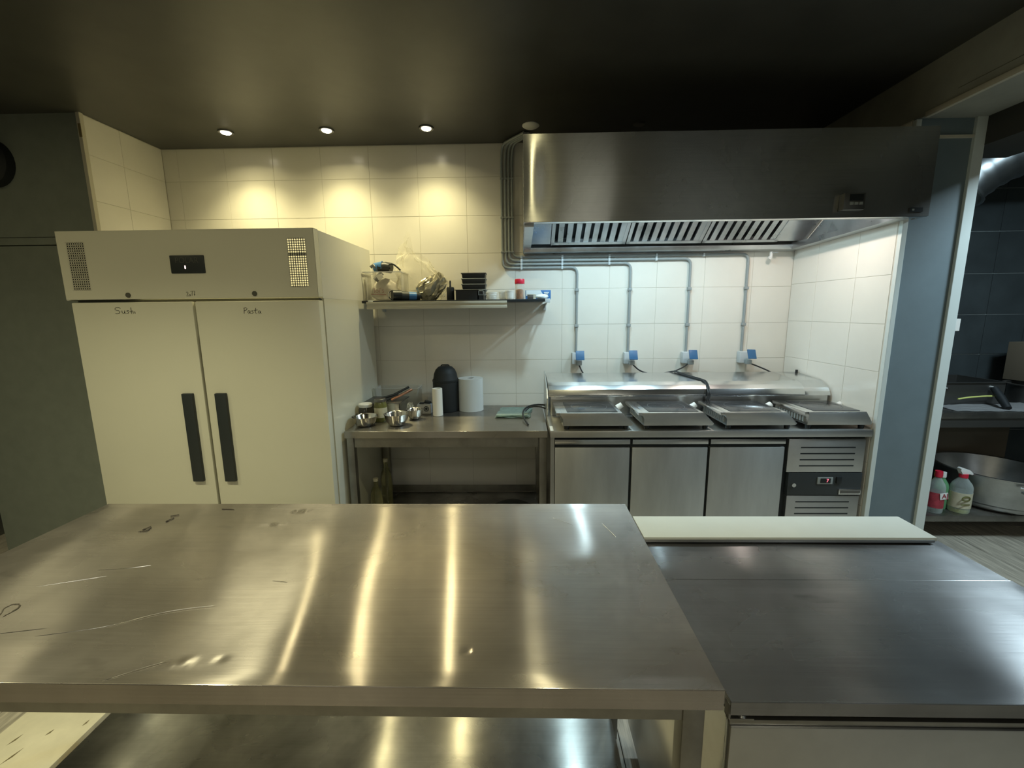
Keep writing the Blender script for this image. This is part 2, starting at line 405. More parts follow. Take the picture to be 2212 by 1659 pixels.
def pb(o, u, v):
    o.location = Vector((u, WY-.001, v))-wbo + Vector((0, 0, 0))
    o.rotation_euler = (random.uniform(-.0025, .0025), 0, random.uniform(-.003, .003))
tiles(wb, 'tile', cache, colx, rowz, pb, material=M['tile'])
# left return wall
wl = struct('wall_left', B().box(XL-.05, XL-.0028, 2.575, WY, 0, CEIL), M['grout']); wlo = base_of(wl)
c2 = {}
def pll(o, u, v):
    o.location = Vector((XL-.006+.0, u, v))-wlo; o.rotation_euler = (0, 0, PI/2)
tiles(wl, 'tile', c2, [2.565, 2.80, WY-.008], rowz, pll, material=M['tile'])
# right alcove wall (block between the alcove and the passage) with its blue-grey end face
wr = struct('wall_right', B().box(XR+.007, 2.190, 2.275, 3.60, 0, 2.462), M['bluegrey']); wro = base_of(wr)
obj('grout_face', B().box(XR+.0018, XR+.008, 2.285, WY, 0, 2.46), M['grout'], wr)
c3 = {}
def prr(o, u, v):
    o.location = Vector((XR+.005, u, v))-wro; o.rotation_euler = (0, 0, -PI/2)
tiles(wr, 'tile', c3, [2.29, 2.53, 2.86, WY-.008], [0]+[v+.012 for v in rowz[1:-2]]+[2.455], prr, material=M['tile'])
struct('trim_1', B().box(XR+.001, XR+.026, 2.262, 2.285, 0, 2.455, bev=.002), M['trim'])
struct('trim_2', B().box(2.150, 2.200, 2.260, 2.280, 0, 2.462, bev=.002), M['trim'])
struct('trim_3', B().box(XR+.03, 2.149, 2.262, 2.276, 2.372, 2.384, bev=.001), M['trim_w'])
# left grey wall, in two flush parts with a ledge between them
wf = struct('wall_front_left', B().box(-3.41, XL-.012, 2.57, 2.72, 0, 1.985), M['greywall'])
obj('ledge', B().box(-3.42, XL-.012, 2.556, 2.70, 1.990, 2.030, bev=.003), M['greywall'], wf)
obj('upper_panel', B().box(-4.4, XL-.012, 2.560, 2.70, 2.033, CEIL), M['greywall'], wf)
struct('trim_4', B().box(XL-.013, XL+.008, 2.548, 2.572, 0, CEIL, bev=.002), M['trim_w'])
obj('corner_chip', B().box(XL-.006, XL+.0085, 2.546, 2.549, 2.56, 2.63), M['brown_mark'], bpy.data.objects['trim_4'])
# far left, rear and right limits of the place
struct('wall_far_left', B().box(-4.45, -4.35, -3.4, 3.2, 0, CEIL), M['darkroom'])
struct('wall_rear', B().box(-4.4, 5.2, -3.4, -3.3, 0, 2.9), M['rearwall'])
struct('wall_far_right', B().box(5.0, 5.1, -3.4, 3.7, 0, 2.9), M['darkroom'])
wd = struct('wall_passage', B().box(2.19, 5.0, 3.43, 3.53, 0, 2.78), M['dgrout']); wdo = base_of(wd)
c4 = {}
def pdk(o, u, v):
    o.location = Vector((u, 3.429, v))-wdo
tiles(wd, 'tile', c4, [2.2, 2.346, 2.646, 2.946, 3.246, 3.546, 3.846, 4.146, 4.446, 4.746, 4.99], [0, .31, .612, .914, 1.216, 1.521, 1.826, 2.13, 2.43, 2.775], pdk, gap=.002, material=M['dtile'])

# ------------------------------------------------------------------ ceiling downlights
for i, (x, y) in enumerate(SPOTS):
    lb = ['lit recessed ceiling spotlight nearest the left wall, shining on the tiles',
          'lit recessed ceiling spotlight in the middle of the three, above the tall fridge',
          'lit recessed ceiling spotlight nearest the extractor hood'][i]
    t = thing('ceiling_spotlight', lb, 'spotlight', (x, y, CEIL-.02), 'lit ceiling spotlights')
    obj('rim', B().lathe([(.030, 0), (.043, -.002), (.045, .004), (.030, .006)], x, y, CEIL-.006), M['steel_dark'], t)
    obj('bulb', B().lathe([(0, 0), (.024, 0), (.030, .006), (.030, .008), (0, .008)], x, y, CEIL-.012), M['bulb'], t)
t = thing('ceiling_spotlight', 'unlit round white spotlight in the ceiling above the hood\'s left end', 'spotlight', (.062, 2.845, CEIL-.02))
obj('disc', B().lathe([(0, -.012), (.040, -.012), (.052, -.004), (.052, 0), (0, 0)], .062, 2.845, CEIL), M['white_pl'], t)
t = thing('ceiling_spotlight', 'dark unlit spotlight in the black ceiling over the middle of the hood', 'spotlight', (.72, 2.86, CEIL-.02))
obj('disc', B().lathe([(0, -.006), (.03, -.006), (.036, 0), (0, 0)], .72, 2.86, CEIL), M['steel_dark'], t)

# ------------------------------------------------------------------ round wall fixture at far left
t = thing('wall_fan', 'dark round fan fixture with pale hub high on the grey wall', 'fan', (-2.99, 2.556, 2.33))
tm = Matrix.Rotation(PI/2, 4, 'X')
obj('housing', B().lathe([(0, 0), (.13, 0), (.13, .05), (.115, .07), (.09, .072), (.085, .03), (0, .03)], -2.99, 2.564, 2.435, mat=tm), M['blacksoft'], t)
obj('hub', B().lathe([(0, .031), (.055, .031), (.068, .05), (.06, .062), (0, .066)], -2.99, 2.564, 2.435, mat=tm), M['conduit'], t)

# ------------------------------------------------------------------ tall double-door fridge
FX0, FX1, FY0, FY1 = -2.39, -1.052, 2.262, 3.085
t = thing('upright_fridge', 'tall cream double-door fridge with long dark handles', 'fridge', ((FX0+FX1)/2, 2.67, 0))
b = B().box(FX0+.02, FX1, FY0+.062, FY1, .12, 1.6575)
obj('cabinet', b, M['fridge'], t)
b = B()
b.box(FX0, FX0+.012, FY0+.002, FY1, 1.658, 2.004); b.box(FX1-.012, FX1, FY0+.052, FY1, 1.658, 2.004)
b.box(FX0+.012, FX1-.012, FY0+.05, FY1, 1.656, 1.668); b.box(FX0+.012, FX0+.30, FY1-.01, FY1, 1.668, 1.95)
obj('compressor_housing', b, M['fridge_in'], t)
obj('compressor', B().box(FX0+.014, FX0+.36, 2.282, 2.95, 1.668, 1.99, bev=.01), M['black'], t)
# head panel with two real perforated fields
b = B(); y0, y1 = FY0, FY0+.0016
def vent(x0, x1, z0, z1, nx, nz, skip=None):
    px = (x1-x0)/nx; pz = (z1-z0)/nz; hw = px*.2
    for i in range(nx+1): b.box(x0+i*px-hw, x0+i*px+hw, y0, y1, z0-hw, z1+hw)
    for j in range(nz+1):
        b.box(x0, x1, y0, y1, z0+j*pz-hw, z0+j*pz+hw)
    if skip is not None: b.box(x0, x1, y0, y1, z0+skip*pz, z0+(skip+1)*pz)
vent(-2.341, -2.249, 1.712, 1.950, 8, 20); vent(-1.191, -1.096, 1.718, 1.956, 8, 20, 13)
for r in ((FX0, -2.343, 1.664, 2.006), (-2.247, -1.193, 1.664, 2.006), (-1.094, FX1, 1.664, 2.006),
          (-2.343, -2.247, 1.664, 1.710), (-2.343, -2.247, 1.952, 2.006), (-1.193, -1.094, 1.664, 1.716), (-1.193, -1.094, 1.958, 2.006)):
    b.box(r[0], r[1], y0, y1, r[2], r[3])
b.box(FX1-.002, FX1, FY0, FY0+.05, 1.664, 2.006); b.box(FX0, FX0+.002, FY0, FY0+.05, 1.664, 2.006)
b.box(FX0, FX1, FY0, FY0+.05, 2.004, 2.0065); b.box(FX0, FX1, FY0, FY0+.012, 1.662, 1.665)
hp = obj('head_panel', b, M['fridge'], t, smooth=0)
dp = obj('display', B().box(-1.806, -1.628, FY0-.006, FY0+.001, 1.790, 1.880, bev=.008), M['handle'], t)
text('lettering', 'POLAR', .040, (-1.716, FY0-.0068, 1.853), FACE_CAM, M['logo_dim'], dp)
obj('led_digit', B().box(-1.731, -1.726, FY0-.0075, FY0-.006, 1.812, 1.828), M['led_white'], dp)
for x, z in ((-2.054, 1.683), (-1.384, 1.684)):
    obj('lock', B().cyl((x, FY0-.005, z), (x, FY0+.002, z), .0125), M['gasket'], t)
DOORS = [(FX0+.018, -1.7245), (-1.7105, FX1-.002)]
for i, (x0, x1) in enumerate(DOORS):
    d = obj('door', B().box(x0, x1, FY0+.004, FY0+.055, .13, 1.647, bev=.006), M['fridge'], t)
    hx = (-1.838, -1.778) if i == 0 else (-1.657, -1.596)
    obj('handle', B().box(hx[0], hx[1], FY0-.014, FY0+.005, .66, 1.160, bev=.005), M['handle'], d)
obj('gasket', B().box(FX0+.03, FX1-.012, FY0+.030, FY0+.064, .14, 1.660), M['gasket'], t)
for x in (FX0+.08, FX1-.08):
    for y in (FY0+.12, FY1-.1): obj('foot', B().cyl((x, y, 0), (x, y, .125), .028), M['steel_dark'], t)
fy = FY0-.0005
strokes('lettering', [[(.95,.85),(.7,1),(.25,1),(0,.8),(.1,.6),(.6,.5),(.8,.3),(.6,.05),(.2,0),(0,.1)],
    [(1.15,.5),(1.15,.15),(1.3,.02),(1.5,.12),(1.6,.5),(1.6,.05),(1.75,.02)], [(2.3,.5),(2.0,.5),(1.95,.35),(2.2,.25),(2.2,.08),(1.85,.03)],
    [(2.4,.3),(2.62,.3)], [(2.7,1.0),(2.7,0),(2.7,.3),(2.85,.45),(3.0,.35),(3.0,0)], [(3.3,.35),(3.3,0)]], (-2.142, fy+.004, 1.588), .032, M['ink'], t, r=.0013)
strokes('lettering', [[(0,0),(.1,1.0)],[(0,.9),(.4,1.05),(.6,.85),(.45,.6),(.1,.5)],
    [(1.05,.45),(.8,.5),(.65,.25),(.8,.05),(1.0,.2),(1.1,.45),(1.05,.1),(1.2,0)], [(1.65,.5),(1.4,.48),(1.4,.33),(1.62,.2),(1.5,.02),(1.25,.05)],
    [(2.15,.95),(2.0,.25),(2.08,.02),(2.3,.1)],[(1.8,.55),(2.45,.6)], [(2.9,.4),(2.65,.45),(2.5,.2),(2.65,.02),(2.85,.15),(2.95,.4),(2.9,.1),(3.05,0)]],
    (-1.454, fy+.004, 1.582), .030, M['ink'], t, r=.0013)
strokes('lettering', [[(0,.8),(.25,1),(.45,.8),(.3,.4),(0,0),(.5,.05)], [(.75,.4),(.6,.15),(.75,0),(1.0,.1),(1.0,.35),(.75,.42)],
    [(1.1,1.1),(1.55,1.15),(1.4,.6),(1.35,.1)], [(1.7,1.1),(2.1,1.15),(1.95,.6),(1.9,.1)], [(1.8,.3),(2.15,.35)]], (-1.745, fy-.0005, 1.675), .022, M['ink'], t, r=.0009)

# ------------------------------------------------------------------ extractor hood
HX0, HX1, HY0, HZ0, HZ1 = .012, 1.905, 2.17, 2.0, 2.39
t = thing('extractor_hood', 'long brushed steel extractor hood above the induction hobs', 'extractor hood', (.95, 2.65, 1.97))
def hoodface(u, v):
    x = HX0+u*(HX1-HX0); z = HZ0+v*(HZ1-HZ0)
    e = math.exp(-((x-HX0-.03)/.05)**2)
    return (x, HY0 - .006*math.sin(PI*v)*math.sin(PI*u) - .004*e*math.sin(PI*v) + .0012*math.sin(x*9), z)
b = B().grid(hoodface, 90, 16)
obj('front_panel', b, M['steel_hood'], t, smooth=60)
b = B(); b.box(HX0, HX1, HY0+.006, HY0+.010, HZ0+.002, HZ1-.001); obj('front_backing', b, M['steel_hood_in'], t)
b = B().prism([(HY0+.002, HZ0), (3.112, HZ0-.03), (3.112, HZ1+.05), (HY0+.002, HZ1)], HX0, HX0+.004, 'x')
obj('side_panel', b, M['steel_hood'], t)
b = B().prism([(HY0+.002, HZ0), (2.258, HZ0), (2.258, HZ1), (HY0+.002, HZ1)], HX1-.004, HX1, 'x')
obj('side_panel', b, M['steel_hood'], t)
obj('roof', B().box(HX0+.004, XR-.004, HY0+.012, 3.112, 2.388, 2.392), M['steel_hood_in'], t)
# bottom rim: front lip, side lips, rear gutter
obj('front_lip', B().box(HX0+.002, HX1-.002, HY0+.004, HY0+.048, HZ0-.001, HZ0+.005, bev=.001), M['steel_b'], t)
obj('side_lip', B().box(HX0+.004, HX0+.05, HY0+.05, 3.05, HZ0-.014, HZ0+.004), M['steel_hood_in'], t)
obj('side_lip', B().prism([(HY0+.05, HZ0), (3.05, HZ0-.03), (3.05, HZ0+.01), (HY0+.05, HZ0+.022)], 1.80, 1.866, 'x'), M['steel_hood_in'], t)
obj('gutter', B().prism([(3.03, 1.972), (3.108, 1.966), (3.108, 2.03), (3.06, 2.03), (3.045, 2.012), (3.022, 1.998)], HX0+.004, 1.864, 'x', bev=.002), M['steel_hood_in'], t)
# inclined filter bank
sa = math.atan2(.36, .52); A = Vector((0, 3.0, 2.012)); up = Vector((0, -math.cos(sa), math.sin(sa))); nn = Vector((0, math.sin(sa), math.cos(sa)))
LEN = .62
def slab(b, x0, x1, a0, a1, h0, h1):
    """box on the inclined plane: a along slope, h depth below (negative = toward viewer)"""
    vs = []
    for x in (x0, x1):
        for a in (a0, a1):
            for h in (h0, h1): vs.append(b.bm.verts.new(Vector((x, 0, 0))+A+up*a-nn*h))
    for f in ((0,1,3,2),(4,6,7,5),(0,4,5,1),(2,3,7,6),(0,2,6,4),(1,5,7,3)): b.bm.faces.new([vs[i] for i in f])
b = B(); slab(b, HX0+.01, .193, 0, LEN, -.012, -.008); obj('blank_panel', b, M['steel_hood_in'], t)
b = B(); slab(b, 1.688, 1.862, 0, LEN, -.012, -.008); obj('blank_panel', b, M['steel_hood_in'], t)
b = B(); slab(b, .19, 1.69, 0, LEN, -.050, -.046); obj('plenum', b, M['black'], t)
obj('side_panel_inner', B().prism([(HY0+.06, HZ0+.01), (3.0, HZ0+.005), (2.45, 2.385), (HY0+.06, 2.385)], 1.862, 1.866, 'x'), M['steel_hood_in'], t)
for f in range(3):
    x0 = .197+f*.497; x1 = x0+.491
    b = B(); slab(b, x0, x0+.022, 0, LEN, -.03, 0); slab(b, x1-.022, x1, 0, LEN, -.03, 0); slab(b, x0, x1, 0, .022, -.03, 0); slab(b, x0, x1, LEN-.022, LEN, -.03, 0)
    fr = obj('filter', b, M['steel_hood_in'], t)
    n = 8; pw = (x1-x0-.044)/n
    for i in range(n):
        b = B(); xx = x0+.022+i*pw
        slab(b, xx+.022, xx+pw, .022, LEN-.022, -.006, -.004); slab(b, xx+.022, xx+.024, .022, LEN-.022, -.02, -.006); slab(b, xx+pw-.002, xx+pw, .022, LEN-.022, -.02, -.006)
        obj('baffle', b, M['steel_hood_in'], fr)
for x, y, c, p in HOODL:
    l = obj('lamp', B().lathe([(0, 0), (.05, 0), (.055, .02), (.055, .05), (0, .06)], x, y, 2.268), M['bulb_c'] if c == COOL else M['bulb'], t)
    obj('lamp_stem', B().cyl((x, y, 2.33), (x, y, 2.39), .02), M['steel_dark'], t)
cp = obj('control_box', B().box(1.485, 1.582, HY0-.035, HY0-.001, 2.026, 2.100, bev=.004), M['steel_dark'], t)
obj('screen', B().box(1.510, 1.572, HY0-.037, HY0-.034, 2.066, 2.094), M['black'], cp)
for i in range(3): obj('button', B().box(1.512+i*.021, 1.528+i*.021, HY0-.038, HY0-.034, 2.048, 2.060), M['conduit'], cp)
obj('name_plate', B().box(1.812, 1.872, HY0-.006, HY0-.001, 2.018, 2.038), M['black'], t)
obj('plate_mark', B().box(1.822, 1.832, HY0-.007, HY0-.006, 2.024, 2.032), M['conduit'], t)

# ------------------------------------------------------------------ conduits, sockets, cables
DROPX = [.387, .755, 1.165, 1.556]; HZ = [1.876, 1.900, 1.924, 1.950]; VX = [-.130, -.106, -.083, -.060]
SX = [.391, .758, 1.168, 1.566]; PY = 3.100
for i in range(4):
    lb = ['grey conduit running lowest under the hood, ending at the first socket from the left',
          'grey conduit ending at the second socket from the left', 'grey conduit ending at the third socket from the left',
          'uppermost grey conduit under the hood, ending at the rightmost socket'][i]
    g = thing('conduit', lb, 'pipe', (VX[i], PY, HZ[i]), 'grey electrical conduits on the tiles')
    o = .024*i
    b = B().tube([(.02+o*.6, 2.92+o*.3, CEIL-.013), (VX[i]+.01, PY-.012, CEIL-.016), (VX[i], PY, CEIL-.10), (VX[i]-.0, PY, HZ[i]), (DROPX[i], PY, HZ[i]), (DROPX[i], PY, 1.283)], .0088, seg=12, bend=.045)
    obj('pipe', b, M['conduit'], g)
    for z in (1.985, 2.21, 2.46):
        obj('clip', B().box(VX[i]-.0105, VX[i]+.0105, PY-.011, WY-.008, z-.006, z+.006, bev=.002), M['conduit'], g)
    for x in (0.0, .282, .606, .928, 1.25):
        if x < DROPX[i]-.04: obj('clip', B().box(x-.007, x+.007, PY-.0115, WY-.008, HZ[i]-.0115, HZ[i]+.0115, bev=.003), M['clip'], g)
    for z in (1.722, 1.474): obj('clip', B().box(DROPX[i]-.0135, DROPX[i]+.0135, PY-.013, WY-.008, z-.010, z+.010, bev=.004), M['conduit'], g)
SROT = [.02, .06, .16, .22]
sock = []
for i in range(4):
    lb = ['grey wall socket with blue flip lid, leftmost of the four', 'grey wall socket with blue lid, second from the left, cable running right',
          'grey wall socket with blue lid, third from the left, cable running left', 'grey wall socket with blue lid nearest the right wall'][i]
    x = SX[i]; g = thing('wall_socket', lb, 'socket', (x, 3.09, 1.21), 'sockets with blue lids')
    obj('box', B().box(x-.036, x+.036, 3.058, WY-.008, 1.205, 1.285, bev=.006), M['box_grey'], g)
    obj('lid', B().box(x-.030+.012, x+.030+.012, 3.012, 3.020, 1.222, 1.290, bev=.004, rot=Matrix.Rotation(-.42, 3, 'X') @ Matrix.Rotation(SROT[i]*.6, 3, 'Z'), piv=Vector((x, 3.05, 1.29))), M['lid_blue'], g)
    obj('plug', B().box(x-.006, x+.030, 3.02, 3.062, 1.200, 1.232, bev=.006), M['conduit'], g)
def bez(p, n=14):
    P = [Vector(q) for q in p]; out = []
    for i in range(len(P)-1):
        a = P[max(i-1, 0)]; b_ = P[i]; c = P[i+1]; d = P[min(i+2, len(P)-1)]
        for k in range(n):
            u = k/n; out.append(.5*((2*b_)+(c-a)*u+(2*a-5*b_+4*c-d)*u*u+(3*b_-a-3*c+d)*u**3))
    out.append(P[-1]); return out
CB = [([(.400,3.03,1.205),(.415,3.02,1.17),(.440,2.99,1.12),(.45,2.965,1.05),(.45,2.96,.96)], 'short black cable dropping from the leftmost socket behind the rail'),
      ([(.775,3.03,1.205),(.82,3.02,1.165),(.88,3.0,1.145),(.97,2.97,1.150),(1.035,2.93,1.168),(1.055,2.85,1.158),(1.10,2.74,1.148),(1.125,2.66,1.139),(1.118,2.585,1.09),(1.115,2.59,1.04),(1.10,2.62,.965)], 'black cable curving right from the second socket and over the steel rail'),
      ([(1.155,3.03,1.205),(1.12,3.01,1.185),(1.06,2.98,1.165),(1.045,2.94,1.168),(1.075,2.85,1.157),(1.13,2.72,1.146),(1.135,2.65,1.137),(1.128,2.582,1.09),(1.128,2.588,1.03),(1.14,2.60,.965)], 'black cable curving left from the third socket and over the steel rail'),
      ([(1.59,3.03,1.205),(1.64,3.02,1.185),(1.70,2.99,1.155),(1.74,2.965,1.12),(1.76,2.96,1.0)], 'black cable running right from the rightmost socket behind the rail')]
for pts, lb in CB:
    solo('power_cable', B().tube(bez(pts, 8), .0048, seg=8), M['cable'], lb, 'cable', 'black hob cables')
# small white valve under the hood's rear gutter
g = thing('gas_valve', 'small pale valve with grey lever hanging under the hood near the right corner', 'valve', (1.69, 3.06, 1.92))
obj('body', B().cyl((1.69, 3.07, 1.962), (1.69, 3.07, 1.922), .010).box(1.672, 1.690, 3.06, 3.08, 1.910, 1.928, rot=Matrix.Rotation(.6, 3, 'Y')), M['white_pl'], g)
obj('lever', B().box(1.69, 1.728, 3.055, 3.065, 1.950, 1.956), M['conduit'], g)

# ------------------------------------------------------------------ counter fridge
CX0, CX1, CY0 = .150, 1.862, 2.264
t = thing('counter_fridge', 'stainless three-door counter fridge with louvred compressor panel', 'fridge', ((CX0+CX1)/2, 2.6, 0))
obj('worktop', B().box(CX0, CX1, CY0, 2.96, .902, .940, bev=.004), M['steel_v'], t)
obj('cabinet', B().box(CX0+.012, CX1-.01, CY0+.05, 2.94, .12, .900), M['steel_v'], t)
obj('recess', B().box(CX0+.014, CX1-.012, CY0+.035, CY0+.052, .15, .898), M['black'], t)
obj('door_post', B().box(CX0+.003, CX0+.024, CY0+.012, CY0+.05, .13, .900), M['steel_v'], t)
for i, (x0, x1) in enumerate([(.177, .584), (.597, 1.004), (1.017, 1.416)]):
    d = obj('door', B().box(x0, x1, CY0+.014, CY0+.046, .145, .842, bev=.003), M['steel_door'], t)
    obj('handle', B().prism([(CY0+.010, .888), (CY0+.046, .888), (CY0+.046, .838), (CY0+.040, .838), (CY0+.036, .858), (CY0+.010, .862)], x0, x1, 'x', bev=.0015), M['steel_b'], d)
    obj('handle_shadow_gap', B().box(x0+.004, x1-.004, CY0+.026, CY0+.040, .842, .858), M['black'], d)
pn = obj('compressor_panel', B().box(1.434, 1.842, CY0+.012, CY0+.046, .700, .888, bev=.004), M['steel_v'], t)
pn2 = obj('compressor_panel', B().box(1.450, 1.842, CY0+.012, CY0+.046, .16, .566, bev=.004), M['steel_v'], t)
for j in range(4):
    obj('louvre_slot', B().box(1.500, 1.790, CY0+.0115, CY0+.013, .837-j*.0345, .844-j*.0345), M['black'], pn)
    obj('louvre_slot', B().box(1.500, 1.790, CY0+.0115, CY0+.013, .526-j*.0345, .533-j*.0345), M['black'], pn2)
ct = obj('control_strip', B().box(1.448, 1.843, CY0+.010, CY0+.040, .569, .697, bev=.002), M['handle'], t)
obj('bezel', B().box(1.603, 1.686, CY0+.005, CY0+.011, .634, .674, bev=.003), M['conduit'], ct)
obj('screen', B().box(1.619, 1.672, CY0+.003, CY0+.006, .642, .668), M['black'], ct)
text('led_digit', '7', .026, (1.655, CY0+.0024, .655), FACE_CAM, M['led_red'], ct)
obj('switch', B().box(1.705, 1.733, CY0+.004, CY0+.011, .636, .676, bev=.003), M['black'], ct)
obj('lock', B().cyl((1.478, CY0+.002, .629), (1.478, CY0+.011, .629), .011), M['steel_b'], ct)
np_ = obj('name_plate', B().box(1.724, 1.842, CY0+.006, CY0+.011, .574, .606, bev=.001), M['steel_b'], ct)
obj('plate_band', B().box(1.731, 1.838, CY0+.0052, CY0+.0062, .581, .598), M['steel_dark'], np_)
for x in (CX0+.08, CX1-.08):
    for y in (CY0+.1, 2.85): obj('caster', B().cyl((x-.015, y, .05), (x+.015, y, .05), .05).cyl((x, y, .05), (x, y, .13), .012), M['black'], t)
obj('edge_tape', B().box(CX0+.002, CX0+.020, CY0+.004, CY0+.10, .9395, .9412), M['white_pl'], t)

# raised steel rail behind the hobs
t = thing('steel_rail', 'raised stainless cover rail along the back of the counter fridge', 'cover', (1.0, 2.78, .94))
obj('body', B().box(.175, 1.852, 2.618, 2.935, .941, 1.06), M['steel_v'], t)
prof = [(2.942, 1.062), (2.942, 1.158), (2.935, 1.160), (2.680, 1.140), (2.630, 1.126), (2.604, 1.104), (2.592, 1.074), (2.592, 1.062)]
obj('top_cover', B().prism(prof, .160, 1.70, 'x', bev=.0012), M['steel_b'], t)
obj('end_cover', B().prism([(2.942, 1.062), (2.942, 1.158), (2.70, 1.140), (2.628, 1.106), (2.610, 1.085), (2.600, 1.062)], 1.702, 1.858, 'x', bev=.0012), M['steel_b'], t)
obj('end_flange', B().prism([(2.95, .945), (2.95, 1.175), (2.62, 1.11), (2.585, 1.055), (2.60, .945)], .150, .156, 'x'), M['steel_v'], t)
obj('knob', B().cyl((1.852, 2.935, 1.155), (1.852, 2.935, 1.172), .008), M['black'], t)

# ------------------------------------------------------------------ induction hobs
def hob(x0b, x1b, x0t, x1t, label, y0=2.276, y1=2.583, white_left=True):
    z0, z1 = .965, 1.034
    t = thing('induction_hob', label, 'hob', ((x0b+x1b)/2, y0+.15, .941), 'induction hobs in a row on the counter fridge')
    obj('body', B().prism([(x0b, z0), (x1b-.008, z0), (x1b, z0+.010), (x1t, z1), (x0t, z1), (x0t+.004, z1-.012), (x0b+.004, z0+.035)], y0, y1, 'y', bev=.0015), M['steel_v'], t)
    obj('top_frame', B().box(x0t+.002, x1t-.001, y0+.001, y1-.001, z1-.001, z1+.002, bev=.0008), M['steel_b'], t)
    obj('side_rail', B().box(x0t-.020, x0t+.010, y0+.002, y1, z1-.014, z1+.0025, bev=.002), M['steel_b'], t)
    g = obj('glass', B().box(x0t+.040, x1t-.020, y0+.022, y1-.030, z1+.0015, z1+.0045, bev=.001), M['glass_hob'], t)
    cx, cy = (x0t+x1t)/2+.010, (y0+y1)/2
    for r in (.100, .012):
        obj('zone_ring', B().lathe([(r, 0), (r+.0025, 0), (r+.0025, .0003), (r, .0003), (r, 0)], cx, cy, z1+.0045, seg=40), M['ring_print'], g)
    sx = (x1t+x1b)/2; sz = (z0+.01+z1)/2; ky = cy+.09
    obj('knob', B().cyl((sx-.006, ky, sz+.004), (sx+.022, ky, sz+.024), .019, .016), M['white_pl'], t)
    b = B()
    for k in range(11):
        yy = y0+.03+k*.024; b.box(x0b-.004, x0b+.004, yy, yy+.009, z0+.012, z1-.028)
    obj('vent_slots', b, M['conduit'], t)
    for x in (x0b+.025, x1b-.035):
        for y in (y0+.03, y1-.03): obj('foot', B().cyl((x, y, .940), (x, y, z0+.002), .013, .016), M['black'], t)
    return t
hob(.217, .600, .203, .537, 'induction hob at the left end of the row, beside the work table')
hob(.653, 1.029, .644, .971, 'second induction hob from the left, in front of the draped cables')
hob(1.093, 1.467, 1.080, 1.411, 'third induction hob from the left, with vented left side')
hob(1.520, 1.862, 1.524, 1.826, 'induction hob at the right end of the row, against the wall corner')

# ------------------------------------------------------------------ work table left of it
t = thing('work_table', 'low-sided stainless work table between tall fridge and counter fridge', 'table', (-.45, 2.74, 0))
def table_top(x0, x1, y0, y1, z, th, n=(60, 20), wav=.0006, seed=3, dents=(), ripple=0):
    def f(u, v):
        x = x0+u*(x1-x0); y = y0+v*(y1-y0)
        edge = min(1, min(u*(x1-x0), (1-u)*(x1-x0), v*(y1-y0), (1-v)*(y1-y0))/.03)
        h = wav*(math.sin(x*14+seed+y*1.2)*.55+math.sin(x*5.3+y*1.8+seed)*1.4+noise.noise(Vector((x*5, y*1.1, seed)))*1.1)*edge
        h += ripple*edge*math.sin(x*23+y*6+seed+2*noise.noise(Vector((x*2, y*2, 9))))
        for dx, dy, rx, ry, dh in dents:
            q = ((x-dx)/rx)**2+((y-dy)/ry)**2
            if q < 9: h += dh*math.exp(-q)*(1+.9*noise.noise(Vector((x*70, y*70, 1))))
        return (x, y, z+h)
    b = B().grid(f, *n)
    b.tube([(x0, y0+.0005, z-.0006), (x1, y0+.0005, z-.0006)], .0015, 8)
    b.box(x0, x1, y0, y0+.003, z-th, z-.0002); b.box(x0, x0+.003, y0+.003, y1, z-th, z-.0002)
    b.box(x1-.003, x1, y0+.003, y1, z-th, z-.0002); b.box(x0+.003, x1-.003, y1-.003, y1, z-th, z-.0002)
    b.box(x0+.003, x1-.003, y0+.003, y1-.003, z-th, z-th+.003)
    return b
obj('tabletop', table_top(-1.036, .144, 2.41, 3.105, .900, .040, wav=.0003), M['steel_table'], t, smooth=30)
obj('apron', B().box(-.985, .090, 2.425, 2.430, .800, .860).box(-.985, .090, 3.07, 3.075, .800, .860).box(-1.02, -1.015, 2.47, 3.06, .80, .86).box(.124, .129, 2.47, 3.06, .80, .86), M['frame_steel'], t)
for x in (-1.030, .098):
    for y in (2.42, 3.055): obj('leg', B().box(x, x+.042, y, y+.042, .0, .860, bev=.003), M['frame_steel'], t)
obj('undershelf', B().box(-1.0, .108, 2.45, 3.08, .215, .240, bev=.003), M['steel_under'], t)
obj('rear_rail', B().box(-.985, .09, 3.066, 3.070, .25, .30), M['frame_steel'], t)

# things on the table
TZ = .9012
def bowl(x, y, r, h, label, z=TZ, tilt=0):
    prof = [(0, .002), (r*.45, .0), (r*.62, .006), (r*.86, h*.45), (r*.99, h*.93), (r*1.03, h), (r*1.0, h-.001), (r*.955, h*.9), (r*.83, h*.46), (r*.6, .010), (0, .006)]
    return solo('steel_bowl', B().lathe(prof, x, y, z, mat=Matrix.Rotation(tilt, 4, 'Y')), M['steel_bowl'], label, 'bowl', 'small steel bowls on the work table', smooth=60)
bowl(-.955, 2.535, .075, .062, 'small steel bowl nearest the fridge, turned a little away', tilt=.0)
bowl(-.765, 2.545, .074, .075, 'bright steel bowl at the front of the group, casting a round shadow')
bowl(-.692, 2.70, .052, .066, 'small steel bowl behind the front one, beside the logo carton')
g = thing('jar', 'dark jar with white lid beside the fridge', 'jar', (-.99, 2.66, TZ))
obj('glass', B().lathe([(0, 0), (.040, 0), (.044, .008), (.044, .078), (.036, .09), (0, .09)], -.995, 2.665, TZ), M['jar_dark'], g)
obj('lid', B().lathe([(0, .09), (.040, .09), (.042, .094), (.042, .108), (.038, .112), (0, .112)], -.995, 2.665, TZ), M['white_pl'], g)
g = thing('jar', 'tall green glass jar with dark lid and cream paper label', 'jar', (-.895, 2.655, TZ))
